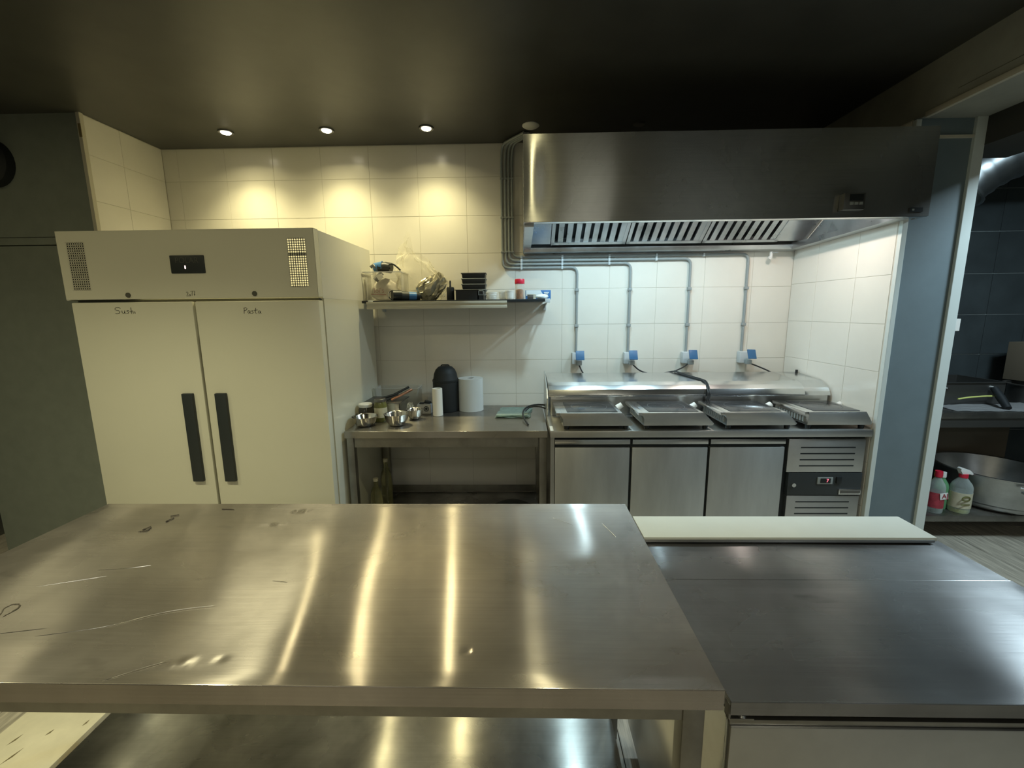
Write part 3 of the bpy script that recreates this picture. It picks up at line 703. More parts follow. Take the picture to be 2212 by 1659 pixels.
obj('glass', B().lathe([(0, 0), (.038, 0), (.040, .005), (.040, .105), (.034, .122), (.032, .128), (0, .128)], -.897, 2.655, TZ), M['jar_green'], g)
obj('label', B().lathe([(.0402, .028), (.0408, .028), (.0408, .090), (.0402, .090)], -.897, 2.655, TZ), M['label'], g)
obj('lid', B().lathe([(0, .126), (.035, .126), (.036, .130), (.036, .142), (.033, .145), (0, .145)], -.897, 2.655, TZ), M['steel_dark'], g)
# gastronorm pan, tilted utensils, clear tub
def pan(b, x0, x1, y0, y1, z0, z1, th=.003, tap=.012, lip=.012):
    for (a0, a1, c0, c1) in ((x0, x1, y0, y0+th), (x0, x1, y1-th, y1), (x0, x0+th, y0, y1), (x1-th, x1, y0, y1)): b.box(a0, a1, c0, c1, z0, z1)
    b.box(x0, x1, y0, y1, z0, z0+th)
    if lip:
        for (a0, a1, c0, c1) in ((x0-lip, x1+lip, y0-lip, y0+th), (x0-lip, x1+lip, y1-th, y1+lip), (x0-lip, x0+th, y0, y1), (x1-th, x1+lip, y0, y1)): b.box(a0, a1, c0, c1, z1, z1+.003)
    return b
g = thing('steel_pan', 'rectangular steel food pan behind the jars', 'pan', (-.92, 2.84, TZ))
obj('pan', pan(B(), -1.03, -.80, 2.735, 2.94, TZ, TZ+.095), M['steel_b'], g)
obj('lid', B().box(-1.04, -.79, 2.73, 2.95, TZ+.0985, TZ+.1015, bev=.001), M['steel_dark'], g)
g = thing('tongs', 'dark-handled tongs lying across the steel pan', 'tongs', (-.83, 2.84, TZ+.11))
obj('arm', B().tube([(-.96, 2.77, TZ+.112), (-.86, 2.82, TZ+.135), (-.77, 2.88, TZ+.178)], .008, 8), M['black'], g)
obj('arm', B().tube([(-.86, 2.765, TZ+.112), (-.80, 2.81, TZ+.140), (-.745, 2.86, TZ+.165)], .009, 8), M['copper'], g)
obj('grip', B().tube([(-.89, 2.765, TZ+.112), (-.82, 2.80, TZ+.140)], .007, 8), M['black'], g)
solo('clear_tub', pan(B(), -1.03, -.73, 2.955, 3.085, TZ, TZ+.155, th=.002, lip=.01), M['clear'], 'empty clear plastic tub behind the steel pan', 'tub', smooth=0)
g = thing('film_carton', 'small grey carton with round logo, dark clips on top', 'box', (-.665, 2.86, TZ))
obj('carton', B().box(-.712, -.618, 2.84, 2.93, TZ, TZ+.062, bev=.002), M['carton'], g)
obj('round_logo', B().lathe([(.013, 0), (.018, 0), (.018, .0015), (.013, .0015)], -.648, 2.8395, TZ+.035, mat=tm).box(-.656, -.640, 2.8382, 2.8395, TZ+.027, TZ+.043, rot=Matrix.Rotation(PI/4, 3, 'Y')), M['black'], g)
obj('clips', B().box(-.668, -.625, 2.87, 2.90, TZ+.062, TZ+.082, bev=.005, rot=Matrix.Rotation(.3, 3, 'Y')).box(-.70, -.67, 2.86, 2.89, TZ+.062, TZ+.072, bev=.004), M['black'], g)
b = B().blob((-.745, 2.80, TZ+.045), (.022, .02, .040), .6, 3, 3, seed=4)
solo('plastic_wrap', b, M['clear_bag'], 'crumpled bit of clear wrap between pan and carton', 'wrapping')
solo('paper_roll', B().lathe([(.020, 0), (.0335, 0), (.0335, .182), (.020, .182), (.020, 0)], -.562, 2.80, TZ), M['paper'], 'narrow upright white paper roll', 'roll')
g = thing('towel_dispenser', 'tall black domed dispenser standing behind the white roll', 'dispenser', (-.53, 2.93, TZ))
def dome(u, v):
    a = 2*PI*u; z = v
    r = 1.0
    return (0, 0, 0)
prof = [(0, 0), (.083, 0), (.088, .006), (.088, .215), (.086, .222), (.083, .228), (.078, .26), (.066, .288), (.048, .306), (.030, .312), (0, .313)]
obj('body', B().lathe(prof, -.530, 2.95, TZ, seg=40), M['blacksoft'], g, smooth=50)
obj('collar', B().lathe([(.088, .205), (.0905, .207), (.0905, .218), (.088, .220)], -.530, 2.95, TZ, seg=40), M['black'], g)
obj('top_grip', B().tube([(-.563, 2.95, TZ+.302), (-.555, 2.95, TZ+.320), (-.505, 2.95, TZ+.320), (-.497, 2.95, TZ+.302)], .004, 8, bend=.01), M['black'], g)
g = thing('cling_film', 'large upright roll of translucent wrapping film', 'film roll', (-.362, 2.97, TZ))
obj('roll', B().lathe([(.026, 0), (.086, 0), (.086, .225), (.026, .225), (.026, 0)], -.358, 2.965, TZ, seg=40), M['film'], g)
obj('core', B().lathe([(.020, 0), (.0255, 0), (.0255, .224), (.020, .224), (.020, 0)], -.358, 2.965, TZ), M['carton'], g)
# folded cloth
def clothf(z0, x0, x1, y0, y1, sd):
    def f(u, v):
        x = x0+u*(x1-x0)+.012*noise.noise(Vector((v*3, sd, 0)))+.03*v; y = y0+v*(y1-y0)+.010*noise.noise(Vector((u*3, 5, sd)))
        return (x, y, z0+.004*abs(noise.noise(Vector((u*5, v*5, sd)))))
    return f
b = B()
for k in range(3): b.grid(clothf(TZ+.003+k*.006, -.180+k*.004, .045-k*.006, 2.71+k*.004, 2.98-k*.006, k), 14, 14)
r = bmesh.ops.solidify(b.bm, geom=list(b.bm.faces), thickness=.0045)
solo('folded_cloth', b, M['cloth'], 'folded pale green cloth lying on the work table', 'cloth', smooth=60)
solo('power_cable', B().tube(bez([(.16, 2.80, .965), (.10, 2.79, .972), (.035, 2.76, .965), (.005, 2.70, .945), (.010, 2.62, .925), (.035, 2.52, .907)], 8), .0055, seg=8).tube(bez([(.165, 2.72, .955), (.11, 2.73, .972), (.05, 2.76, .962), (.02, 2.74, .94)], 8), .005, seg=8), M['cable'], 'looped black cable on the table beside the counter fridge', 'cable')
# under the table
for i, (x, y, h) in enumerate(((-.945, 2.62, .29), (-.935, 2.80, .36))):
    g = thing('oil_bottle', ['short clear oil bottle at the front under the work table', 'taller clear oil bottle behind it under the work table'][i], 'bottle', (x, y, .2405), 'oil bottles under the work table')
    obj('bottle', B().lathe([(0, 0), (.034, 0), (.037, .01), (.037, h*.62), (.030, h*.74), (.014, h*.85), (.014, h*.95), (0, h*.95)], x, y, .2405), M['oil'], g)
    obj('cap', B().lathe([(0, h*.94), (.016, h*.94), (.016, h), (0, h)], x, y, .2405), M['label'], g)
g = thing('black_pan', 'round black pan on the shelf under the work table', 'pan', (-.07, 2.66, .2405))
obj('pan', B().lathe([(0, 0), (.11, 0), (.145, .05), (.15, .055), (.141, .052), (.105, .006), (0, .006)], -.07, 2.66, .2405+.0), M['blacksoft'], g)
obj('lid', B().lathe([(.148, .056), (.145, .060), (.09, .092), (.03, .108), (0, .11)], -.07, 2.66, .2405), M['blacksoft'], g, smooth=60)

# ------------------------------------------------------------------ wall shelf and what stands on it
t = thing('wall_shelf', 'black wall shelf with cream rail along its front edge', 'shelf', (-.42, 2.97, 1.62))
obj('board', B().box(-1.03, .150, 2.815, WY-.008, 1.640, 1.656, bev=.001), M['black'], t)
obj('front_rail', B().prism([(2.806, 1.602), (2.834, 1.602), (2.834, 1.639), (2.814, 1.639), (2.814, 1.648), (2.803, 1.648), (2.803, 1.634), (2.810, 1.630), (2.810, 1.618), (2.803, 1.616)], -.998, -.094, 'x', bev=.0008), M['trim_w'], t)
for x in (.150, -.99):
    obj('bracket', B().box(x, x+.032, 2.812, 2.85, 1.632, 1.658, bev=.002).prism([(2.83, 1.632), (WY-.008, 1.632), (WY-.008, 1.600)], x+.010, x+.015, 'x').box(x+.003, x+.022, WY-.03, WY-.008, 1.585, 1.632), M['box_grey'], t)
SZ = 1.6562
g = thing('storage_tub', 'clear plastic tub at the shelf\'s left end, holding a bag and gadget', 'tub', (-.92, 2.99, SZ))
obj('tub', pan(B(), -1.030, -.790, 2.905, 3.085, SZ, SZ+.158, th=.0025, lip=0), M['clear'], g, smooth=0)
obj('rim', B().box(-1.045, -.786, 2.898, 2.906, SZ+.184, SZ+.190).box(-1.045, -1.037, 2.906, 3.09, SZ+.184, SZ+.190).box(-.794, -.786, 2.906, 3.09, SZ+.184, SZ+.190), M['white_pl'], g)
obj('upper_wall', B().box(-1.032, -.790, 2.9065, 2.9085, SZ+.158, SZ+.184).box(-.792, -.790, 2.9085, 3.085, SZ+.158, SZ+.184), M['clear'], g, smooth=0)
b = B().blob((-.925, 2.990, SZ+.072), (.090, .046, .074), .22, 2.2, 4, flat=SZ+.004, seed=2)
g = thing('grocery_bag', 'white plastic bag with dark red print, inside the clear tub', 'bag', (-.925, 2.94, SZ+.004))
obj('bag', b, M['bag_white'], g, smooth=180)
text('lettering', "loi's", .046, (-.950, 2.926, SZ+.068), FACE_CAM, M['bag_red'], g, extr=.001)
obj('print_bar', B().box(-1.004, -.903, 2.9245, 2.9265, SZ+.040, SZ+.047, rot=Matrix.Rotation(.04, 3, 'Y')), M['bag_red'], g)
g = thing('hand_gadget', 'blue and black hand tool poking out of the clear tub', 'tool', (-.92, 2.96, SZ+.14))
obj('motor', B().tube([(-.955, 2.96, SZ+.222), (-.905, 2.96, SZ+.222), (-.868, 2.955, SZ+.215)], [.030, .036, .034], 18), M['black'], g)
obj('casing', B().tube([(-.985, 2.965, SZ+.222), (-.925, 2.962, SZ+.226)], [.028, .037], 16), M['blue_pl'], g)
obj('neck', B().tube([(-.955, 2.95, SZ+.205), (-.985, 2.94, SZ+.235), (-1.0, 2.94, SZ+.22)], .012, 10).tube([(-.93, 2.95, SZ+.185), (-.975, 2.94, SZ+.135)], [.015, .020], 12), M['steel_dark'], g)
obj('tag', B().box(-.955, -.915, 2.918, 2.922, SZ+.142, SZ+.172, rot=Matrix.Rotation(-.5, 3, 'Y')), M['paper'], g)
solo('cable_loop', B().tube(bez([(-.868, 2.93, SZ+.205), (-.875, 2.93, SZ+.232), (-.85, 2.93, SZ+.238), (-.825, 2.93, SZ+.222), (-.80, 2.93, SZ+.198)], 8), .0055, 8), M['black'], 'loop of black cord above the clear tub\'s right corner', 'cable')
g = thing('torch', 'black and blue cylinder lying on the shelf front', 'torch', (-.74, 2.87, SZ))
obj('head', B().cyl((-.838, 2.842, SZ+.034), (-.790, 2.872, SZ+.034), .033), M['black'], g)
obj('ring', B().lathe([(.025, 0), (.030, 0), (.030, .004), (.025, .004), (.025, 0)], -.8385, 2.8415, SZ+.034, mat=Matrix.Rotation(-.56-PI/2, 4, 'Z') @ Matrix.Rotation(PI/2, 4, 'X') @ Matrix.Rotation(-PI/2*0, 4, 'Z')), M['steel_b'], g)
obj('barrel', B().cyl((-.792, 2.871, SZ+.031), (-.745, 2.895, SZ+.030), .030, .028), M['handle'], g)
obj('sleeve', B().cyl((-.746, 2.894, SZ+.030), (-.700, 2.915, SZ+.028), .0275), M['blue_pl'], g)
obj('tail', B().cyl((-.701, 2.915, SZ+.028), (-.675, 2.925, SZ+.026), .026, .022), M['black'], g)
# clear crumpled bag with an upstanding peak, foil packet
def bagf(u, v):
    a = 2*PI*u; x = -.672; y = 3.02
    hgt = .30 - .05*math.cos(a-.6) + .11*math.exp(-((u-.46)/.05)**2)
    r = (.105+.075*math.sin(PI*min(1,v*1.1))-.03*v) * (1+.22*noise.noise(Vector((math.cos(a)*2.5, math.sin(a)*2.5, v*5)))+.14*abs(noise.noise(Vector((math.cos(a)*6, math.sin(a)*6, v*7)))))
    return (x+r*math.cos(a)*1.0-.03*v+.04*noise.noise(Vector((a, v*6, 2))), min(3.095, y+r*math.sin(a)*.40), SZ+.002+hgt*v*(1+.10*noise.noise(Vector((a*2, 4, 0)))))
solo('plastic_bag', B().grid(bagf, 72, 26), M['clear_bag'], 'large crumpled clear plastic bag standing open on the shelf', 'bag', smooth=28)
b = B()
def foil(u, v):
    a = 2*PI*u; x = -.612; y = 2.955
    P0 = Vector((math.cos(a)*3.2, math.sin(a)*3.2, v*1.1))
    ridge = (1-abs(noise.noise(P0*1.3))*2.2)+.25*(1-abs(noise.noise(P0*2.3))*2)
    r = .018+.085*math.sin(PI*min(1, .10+v*.80))**.8
    r *= .72+.30*ridge
    return (x+r*math.cos(a)*(.85+.25*v)+.03*(v-.3), min(3.08, y+r*math.sin(a)*.5), SZ+.001+.165*v*(1+.06*noise.noise(P0*2))+.02*math.cos(a)*v)
b.grid(foil, 30, 9)
for v_ in b.bm.verts: v_.co += Vector([random.uniform(-.005, .005) for _ in range(3)])
for v_ in b.bm.verts: v_.co.z = max(v_.co.z, SZ+.0005)
solo('foil_packet', b, M['foil'], 'crinkled olive silver foil packet inside the clear bag', 'packet', smooth=0)
g = thing('dropper_bottle', 'small black bottle with thin nozzle on the shelf', 'bottle', (-.468, 2.90, SZ))
obj('bottle', B().lathe([(0, 0), (.023, 0), (.025, .004), (.025, .078), (.022, .084), (0, .085)], -.468, 2.90, SZ), M['blacksoft'], g)
obj('nozzle', B().lathe([(.008, .084), (.0055, .095), (.006, .118), (.004, .126), (0, .127)], -.468, 2.90, SZ), M['black'], g)
g = thing('black_tray', 'long low black food tray in front of the container stack', 'tray', (-.35, 2.90, SZ))
obj('tray', pan(B(), -.428, -.285, 2.865, 2.95, SZ, SZ+.062, th=.002, lip=.006), M['black'], g)
g = thing('black_tray', 'small black food tray with grey rim right of the long tray', 'tray', (-.262, 2.90, SZ))
obj('tray', pan(B(), -.281, -.247, 2.865, 2.95, SZ, SZ+.056, th=.002, lip=0), M['black'], g)
obj('rim', B().tube([(-.279, 2.862, SZ+.056), (-.249, 2.862, SZ+.056), (-.249, 2.862, SZ+.030), (-.279, 2.862, SZ+.030), (-.279, 2.862, SZ+.056)], .0022, 6), M['conduit'], g)
for k in range(5):
    z = SZ+k*.0362; lab = ['bottom', 'second lowest', 'middle', 'second highest', 'topmost'][k]
    g = thing('food_container', f'black takeaway container, {lab} of the stack on the shelf', 'container', (-.32, 3.01, z), 'stacked black takeaway containers')
    b = B().prism([(-.396, z+.001), (-.246, z+.001), (-.241, z+.030), (-.401, z+.030)], 2.965, 3.06, 'y', bev=.002)
    obj('container', b, M['black'], g)
    obj('rim', B().box(-.405, -.237, 2.960, 3.065, z+.030, z+.0355, bev=.0015), M['conduit'] if k < 4 else M['steel_dark'], g)
def cups(x, y, r, h, n, label):
    prof = [(0, 0), (r*.82, 0), (r*.95, h*.86), (r, h*.88), (r, h), (r*.96, h), (r*.80, .006), (0, .005)]
    g = thing('deli_cup', label, 'cup', (x, y, SZ), 'translucent deli cups on the shelf')
    obj('cup', B().lathe(prof, x, y, SZ), M['frost'], g)
    b = B()
    for k in range(n): b.lathe([(r, h*.2+k*h*.6/max(1, n)), (r*1.03, h*.2+k*h*.6/max(1, n)), (r*1.03, h*.2+k*h*.6/max(1, n)+.003), (r, h*.2+k*h*.6/max(1, n)+.003)], x, y, SZ)
    obj('ridges', b, M['frost'], g)
cups(-.197, 2.90, .037, .048, 3, 'squat translucent cup beside the black trays')
cups(-.118, 2.93, .034, .052, 1, 'translucent cup in the middle of the three')
cups(-.078, 2.89, .030, .056, 1, 'taller translucent cup next to the red-capped spice jar')
g = thing('spice_jar', 'clear spice jar with bright red cap and brown contents', 'jar', (-.012, 2.90, SZ))
obj('jar', B().lathe([(0, 0), (.027, 0), (.029, .004), (.029, .100), (0, .101)], -.012, 2.90, SZ), M['clear'], g)
obj('contents', B().lathe([(0, .003), (.0265, .003), (.0265, .060), (.01, .066), (0, .064)], -.012, 2.90, SZ), M['spice'], g)
obj('cap', B().lathe([(0, .100), (.031, .100), (.032, .103), (.032, .127), (.030, .131), (0, .131)], -.012, 2.90, SZ), M['red_pl'], g)
g = thing('blue_carton', 'blue and white carton at the shelf\'s right end', 'box', (.12, 2.99, SZ))
obj('carton', B().box(.026, .196, 2.965, 3.02, SZ, SZ+.062, bev=.0015, rot=Matrix.Rotation(0, 3, 'Z')), M['blue_pl'], g)
obj('panel', B().prism([(.030, SZ+.026), (.148, SZ+.026), (.126, SZ+.061), (.030, SZ+.061)], 2.9625, 2.9655, 'y'), M['carton_white'], g)
obj('lettering_block', B().box(.150, .183, 2.9625, 2.9655, SZ+.042, SZ+.049).box(.152, .178, 2.9625, 2.9655, SZ+.034, SZ+.039), M['carton_white'], g)
g = thing('small_tub', 'small dark-sided tub in front of the blue carton', 'tub', (.062, 2.89, SZ))
obj('tub', B().box(.038, .084, 2.87, 2.91, SZ, SZ+.028, bev=.003), M['steel_dark'], g)
obj('lid', B().box(.036, .092, 2.868, 2.912, SZ+.028, SZ+.032, bev=.001).box(.076, .092, 2.868, 2.912, SZ, SZ+.028), M['trim_w'], g)
solo('white_packet', B().blob((.133, 2.895, SZ+.016), (.042, .025, .017), .15, 2, 3, flat=SZ, seed=5), M['carton_white'], 'low white packet next to the small dark tub', 'packet', smooth=180)

# ------------------------------------------------------------------ island table in front
IX0, IX1, IY0, IY1, IZ = -1.516, .3635, .688, 1.455, .900
t = thing('island_table', 'large worn stainless table in the foreground with bright streaks', 'table', ((IX0+IX1)/2, 1.07, 0))
dents = [(-.785, 1.398, .018, .012, -.0030), (-.760, 1.405, .014, .009, .0026), (-.805, 1.31, .018, .008, .0012), (-.83, 1.30, .018, .007, -.0012),
         (-.114, .773, .006, .005, -.0012), (-.672, .747, .012, .006, .0011), (-.70, .735, .04, .006, .0007), (-.607, .75, .010, .006, -.0008)]
obj('tabletop', table_top(IX0, IX1, IY0, IY1, IZ, .042, n=(300, 120), wav=.0015, seed=1, dents=dents, ripple=.00045), M['steel_island'], t, smooth=30)
obj('front_rail', B().box(IX0+.03, .305, IY0+.034, IY0+.040, .800, .857), M['frame_steel'], t)
obj('rear_rail', B().box(IX0+.03, IX1-.03, IY1-.045, IY1-.040, .800, .857), M['frame_steel'], t)
obj('side_rail', B().box(IX0+.03, IX0+.036, IY0+.06, IY1-.06, .80, .857).box(IX1-.036, IX1-.03, IY0+.06, IY1-.06, .80, .857), M['frame_steel'], t)
for x in (IX0+.020, .304):
    for y in (IY0+.030, IY1-.075): obj('leg', B().box(x, x+.042, y, y+.042, 0, .857, bev=.003), M['frame_steel'], t)
UX0, UX1 = -1.452, .298
obj('undershelf', table_top(UX0, UX1, IY0+.04, IY1-.04, .200, .030, n=(120, 40), wav=.0008, seed=6), M['steel_under'], t, smooth=30)
g1 = B()
GM = [[(-1.448,1.088),(-1.445,1.126),(-1.422,1.136),(-1.4,1.104),(-1.379,1.116),(-1.341,1.131),(-1.333,1.105),(-1.372,1.098),(-1.411,1.102),(-1.443,1.083)],
      [(-1.206,.868),(-1.224,.892),(-1.219,.905),(-1.2,.905),(-1.192,.884),(-1.194,.865)], [(-1.224,1.255),(-1.204,1.258),(-1.205,1.279)], [(-1.22,1.264),(-1.213,1.288)],
      [(-1.19,1.32),(-1.185,1.346)], [(-1.204,1.359),(-1.186,1.37)], [(-1.434,1.055),(-1.425,1.074)], [(-1.063,1.412),(-1.021,1.412)]]
for ln in GM:
    for k in range(2):
        P = [(p.x+random.uniform(-.002, .002), p.y+random.uniform(-.002, .002), IZ+.0006) for p in bez([(x, y, 0) for x, y in ln], 4)]
        g1.tube(P, [random.uniform(.0006, .0018) for _ in P], 5)
g2 = B()
SM = [[(-1.052,.805),(-.932,.834),(-.852,.875),(-.793,.895),(-.73,.907)],[(-1.153,1.046),(-1.078,1.055),(-1.023,1.07)],[(-1.413,1.141),(-1.379,1.187),(-1.316,1.249)],
      [(-.649,1.004),(-.604,.997)],[(-.114,1.016),(-.031,1.03)],[(-.116,.875),(-.047,.847)],[(-.324,.973),(-.308,.977)],[(-.795,.694),(-.75,.723),(-.705,.746)],
      [(-1.362,1.038),(-1.28,1.069)],[(-.055,1.378),(-.014,1.199)],[(.255,1.314),(.282,1.227)],[(-1.2,.80),(-1.05,.83)],[(-1.25,.97),(-1.1,1.02)],[(.10,1.35),(.16,1.30)]]
for ln in SM:
    P = [(p.x, p.y, IZ+.0003) for p in bez([(x, y, 0) for x, y in ln], 6)]
    g2.tube(P, [.0005 if 0 < q < len(P)-1 else .0001 for q in range(len(P))], 5)
o = obj('scratches', g2, M['steel_b'], t); o['kind'] = 'stuff'
o = obj('gouge_marks', g1, M['dent_dark'], t); o['kind'] = 'stuff'

# worn pale board on the floor beyond the island's left end
g = thing('pale_board', 'worn cream board with brown scuffs lying on the floor left of the island', 'board', (-1.82, 1.2, .0))
obj('board', B().box(-1.985, -1.662, .55, 2.0, .001, .022, bev=.002), M['floorboard'], g)
b = B()
for (x, y, l, a) in ((-1.90, 1.33, .05, 1.3), (-1.84, 1.27, .07, 1.3), (-1.80, 1.36, .03, 1.2), (-1.93, 1.20, .03, 1.0), (-1.83, 1.18, .02, 1.4), (-1.89, 1.12, .09, 1.2), (-1.70, 1.40, .03, 1.4)):
    l *= .45; b.prism([(x-l*math.cos(a), y-l*math.sin(a)), (x+.005, y-.003), (x+l*math.cos(a), y+l*math.sin(a)), (x-.002, y+.002)], .0222, .0226, 'z')
o = obj('scuffs', b, M['brown_mark'], g); o['kind'] = 'stuff'

# ------------------------------------------------------------------ right-hand refrigerated counter
RX0, RX1, RY0, RY1, RZ = .3745, 1.262, .684, 1.372, .880
t = thing('prep_counter', 'low dark stainless prep counter at the right foreground', 'counter', ((RX0+RX1)/2, 1.03, 0))
obj('lid', table_top(RX0, RX1, RY0, 1.046, RZ, .028, n=(90, 40), wav=.0008, seed=12), M['steel_right'], t, smooth=30)
obj('rear_top', table_top(RX0, RX1, 1.049, RY1, RZ-.002, .026, n=(90, 30), wav=.0006, seed=15), M['steel_right'], t, smooth=30)
obj('body', B().box(RX0+.004, RX1-.006, RY0+.020, RY1-.01, .10, .838), M['steel_v'], t)
obj('gap', B().box(RX0+.008, RX1-.01, RY0+.026, RY1-.02, .838, .852), M['black'], t)
obj('front_ledge', B().box(RX0+.002, RX1-.004, RY0+.004, RY0+.020, .828, .838, bev=.001), M['frame_steel'], t)
dr = obj('drawer', B().box(RX0+.003, RX1-.005, RY0, RY0+.019, .30, .826, bev=.003), M['steel_v'], t)
hg = obj('hinge', B().box(RX0-.001, RX0+.045, RY0+.002, RY0+.020, .8385, .8425, bev=.001).box(RX0-.001, RX0+.003, RY0+.004, RY0+.02, .8385, .870), M['frame_steel'], t)
obj('screw', B().lathe([(0, .005), (.006, .004), (.008, 0), (0, 0)], RX0+.026, RY0+.010, .8425), M['steel_b'], hg)
for x in (RX0+.06, RX1-.06):
    for y in (RY0+.08, RY1-.08): obj('foot', B().cyl((x, y, 0), (x, y, .102), .022), M['steel_dark'], t)
g = thing('cutting_board', 'long white cutting board on the rear edge of the prep counter', 'cutting board', (.80, 1.30, RZ))
obj('board', B().box(.367, 1.240, 1.228, 1.366, RZ+.006, RZ+.019, bev=.003), M['board_white'], g)
obj('steel_strip', B().box(.369, 1.232, 1.226, 1.2285, RZ+.004, RZ+.012), M['steel_v'], g)
obj('dark_support', B().box(.372, 1.228, 1.232, 1.362, RZ-.0005, RZ+.0055), M['rubber'], g)

# ------------------------------------------------------------------ passage on the right
t = thing('passage_bench', 'dark steel bench with lower shelf against the dark tiled wall', 'bench', (3.3, 3.1, 0))
obj('top', B().box(2.25, 4.3, 2.80, 3.40, .862, .903, bev=.003), M['steel_under'], t)
obj('front_apron', B().box(2.26, 4.29, 2.812, 2.818, .80, .861), M['steel_dark'], t)
obj('undershelf', B().box(2.27, 4.28, 2.80, 3.39, .145, .188, bev=.003), M['steel_under'], t)
for x in (2.26, 4.25):
    for y in (2.815, 3.35): obj('leg', B().box(x, x+.04, y, y+.04, 0, .862), M['frame_steel'], t)
# duct
t = thing('air_duct', 'fat silver ventilation duct bending down by the passage ceiling', 'duct', (3.1, 2.9, 2.2))
dpts = bez([(4.05, 2.78, 2.66), (3.55, 2.84, 2.60), (3.12, 2.90, 2.56), (2.86, 2.96, 2.44), (2.70, 3.02, 2.24), (2.60, 3.06, 2.02)], 10)
rr = [.17+(.006 if k % 4 == 0 else 0) for k in range(len(dpts))]
for k in range(len(dpts)):
    f = k/(len(dpts)-1)
    if f > .72: rr[k] -= .05*(f-.72)/.28*1.4
obj('duct', B().tube(dpts, rr, 28), M['alu'], t, smooth=60)
for k in (16, 19, 36, 38, 40):
    d = (dpts[k+1]-dpts[k-1]).normalized()
    obj('collar', B().cyl(dpts[k]-d*.006, dpts[k]+d*.006, rr[k]+.009, seg=28), M['alu'], t)
struct('trim_5', B().box(2.200, 2.222, 2.262, 2.276, 1.458, 1.520, bev=.002), M['white_pl'])
# on the bench
BZ = .9035
g = thing('roasting_pan', 'deep black roasting pan on the bench behind the column', 'pan', (3.0, 3.1, BZ))
obj('pan', pan(B(), 2.62, 3.30, 2.98, 3.32, BZ+.012, BZ+.165, th=.004, lip=.014), M['steel_dark'], g)
RPAN = g
obj('rivet', B().cyl((3.215, 2.962, BZ+.128), (3.215, 2.985, BZ+.128), .013).cyl((2.90, 2.962, BZ+.125), (2.90, 2.985, BZ+.125), .008), M['steel_b'], g)
solo('bench_pot', B().lathe([(0, 0), (.17, 0), (.18, .01), (.18, .13), (.19, .135), (.19, .14), (.17, .14), (.165, .012), (0, .012)], 3.62, 3.05, BZ), M['steel_dark'], 'dark round pot at the right end of the visible bench', 'pot')
solo('leaning_strip', B().tube(bez([(2.94, 2.93, BZ+.062), (3.02, 2.935, BZ+.072), (3.12, 2.94, BZ+.078), (3.20, 2.945, BZ+.078)], 6), .0055, 8), M['yellow'], 'thin yellow green strip lying across the black roasting pan', 'strip')
def rag(u, v):
    x = 2.84+u*.72; y = 2.82+v*.24
    return (x, y-.04*u, BZ+.004+.014*abs(noise.noise(Vector((u*6, v*4, 1))))+.010*v)
b = B().grid(rag, 30, 12); bmesh.ops.solidify(b.bm, geom=list(b.bm.faces), thickness=.003)
solo('grey_rag', b, M['carton'], 'crumpled grey rag spread on the bench front', 'cloth', smooth=50)
obj('handle', B().tube([(3.17, 2.83, BZ+.018), (3.19, 2.90, BZ+.075), (3.20, 2.96, BZ+.13)], [.020, .024, .020], 12), M['blacksoft'], RPAN)
solo('brown_box', B().box(3.60, 3.95, 3.0, 3.3, BZ+.145, BZ+.42, bev=.003, rot=Matrix.Rotation(.2, 3, 'Z')), M['carton_br'], 'brown carton at the picture edge above the round pot', 'box')
# on its lower shelf
LZ = .1885
def bottle(x, y, r, h, body, cap, label_m, lab, cat='bottle', trigger=False, word=None, tz=0, nk=.62, liquid=None):
    g = thing('spray_bottle' if trigger else 'cleaner_bottle', lab, cat, (x, y, LZ))
    obj('bottle', B().lathe([(0, 0), (r*.94, 0), (r, .008), (r, h*nk), (r*.85, h*(nk+.08)), (r*.36, h*.84), (r*.34, h*.88), (0, h*.88)], x, y, LZ), body, g)
    if liquid: obj('liquid', B().lathe([(0, .002), (r*.95, .002), (r*.96, h*.10), (0, h*.10)], x, y, LZ), liquid, g)
    if label_m:
        lo = obj('label', B().lathe([(r*1.005, h*.13), (r*1.012, h*.13), (r*1.012, h*.50), (r*1.005, h*.50)], x, y, LZ), label_m, g)
    if trigger:
        obj('collar', B().lathe([(r*.42, h*.84), (r*.42, h*.93), (0, h*.93)], x, y, LZ), M['red_pl'], g)
        obj('trigger', B().prism([(x-r*.55, LZ+h*1.02), (x-r*.7, LZ+h*1.07), (x-r*.5, LZ+h*1.09), (x+r*.5, LZ+h*1.02), (x+r*.95, LZ+h*.93), (x+r*.75, LZ+h*.90), (x+r*.35, LZ+h*.955), (x+r*.30, LZ+h*.90), (x-r*.35, LZ+h*.90)], y-.014, y+.014, 'y', bev=.004), M['white_pl'], g)
    else:
        obj('cap', B().lathe([(0, h*.86), (r*.45, h*.86), (r*.48, h*.90), (r*.45, h), (0, h)], x, y, LZ), cap, g)
    return g
g = bottle(2.838, 2.872, .047, .29, M['glass_btl'], M['red_pl'], M['redlbl'], 'red-capped cleaner bottle with red label beside the white trim', word='AJ')
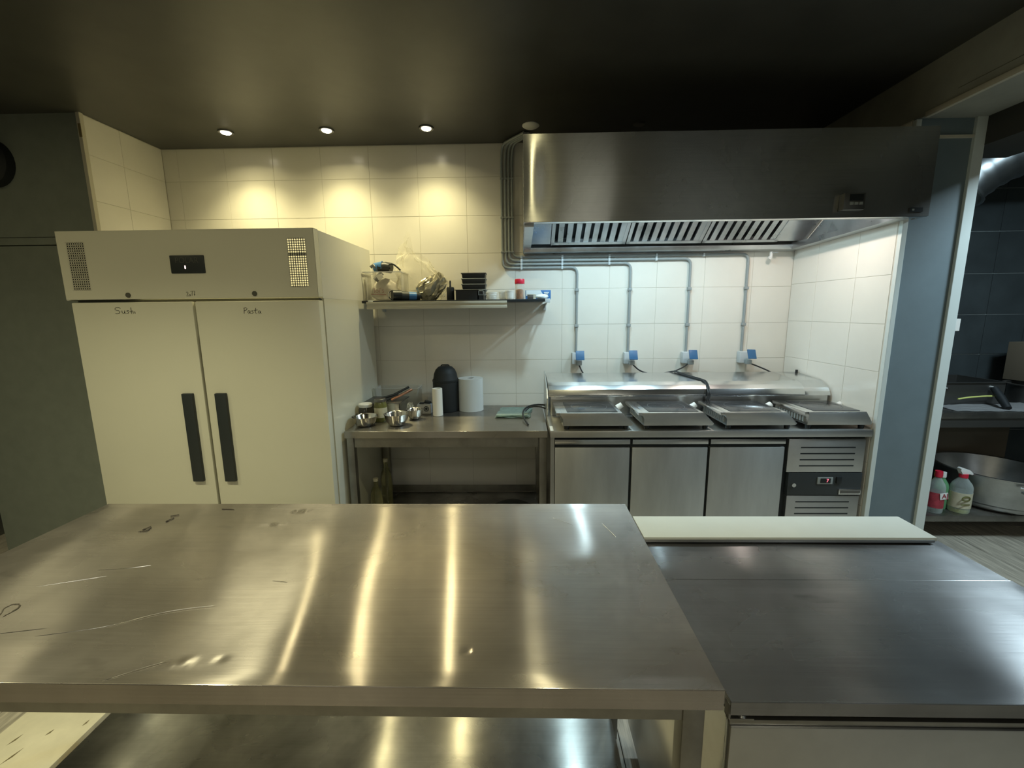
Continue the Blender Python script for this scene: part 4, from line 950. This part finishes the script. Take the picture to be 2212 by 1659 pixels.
obj('label_field', B().box(2.822, 2.874, 2.8215, 2.8245, LZ+.105, LZ+.150, rot=Matrix.Rotation(-.15, 3, 'Y')), M['white_pl'], g)
text('lettering', 'AJ', .046, (2.853, 2.820, LZ+.128), FACE_CAM @ Matrix.Rotation(.12, 3, 'Z'), M['redlbl'], g, extr=.0008)
bottle(2.925, 2.93, .040, .26, M['green_liq'], M['white_pl'], None, 'green bottle with pale cap between the red one and the spray bottle')
g = bottle(3.008, 2.875, .058, .29, M['glass_btl'], None, M['carton_white'], 'white-triggered spray bottle in front of the large colander', trigger=True, liquid=M['yellow_liq'])
obj('label_field', B().lathe([(.0592, .038), (.0598, .038), (.0598, .145), (.0592, .145)], 3.008, 2.875, LZ, seg=28), M['label'], g)
text('lettering', '10', .085, (2.990, 2.812, LZ+.092), FACE_CAM @ Matrix.Rotation(PI/2, 3, 'Z'), M['jar_green'], g, extr=.001)
bottle(2.800, 2.985, .040, .33, M['yellow_liq'], M['glass_btl'], None, 'yellow bottle behind the red-capped one, half hidden by the trim')
g = thing('colander', 'very large dented aluminium colander bowl on the lower shelf', 'colander', (3.42, 3.08, LZ))
obj('bowl', B().lathe([(0, .004), (.22, .004), (.23, 0), (.24, .012), (.242, .03), (.28, .05), (.315, .16), (.33, .245), (.352, .252), (.352, .258), (.325, .256), (.305, .16), (.26, .055), (0, .05)], 3.38, 3.03, LZ+.003, seg=56, mat=Matrix.Rotation(.02, 4, 'Y')), M['pot'], g, smooth=40)
obj('rivets', B().cyl((3.26, 2.725, LZ+.19), (3.26, 2.74, LZ+.19), .009).cyl((3.30, 2.715, LZ+.185), (3.30, 2.73, LZ+.185), .009), M['steel_b'], g)
obj('handle', B().tube(bez([(3.22, 2.72, LZ+.225), (3.27, 2.675, LZ+.222), (3.42, 2.655, LZ+.215), (3.50, 2.70, LZ+.212)], 6), .012, 10), M['pot'], g)
solo('shelf_carton', B().box(3.28, 3.85, 3.398, 3.424, LZ, LZ+.52, bev=.003), M['carton_br'], 'flat dark brown carton standing behind the colander under the bench', 'box')
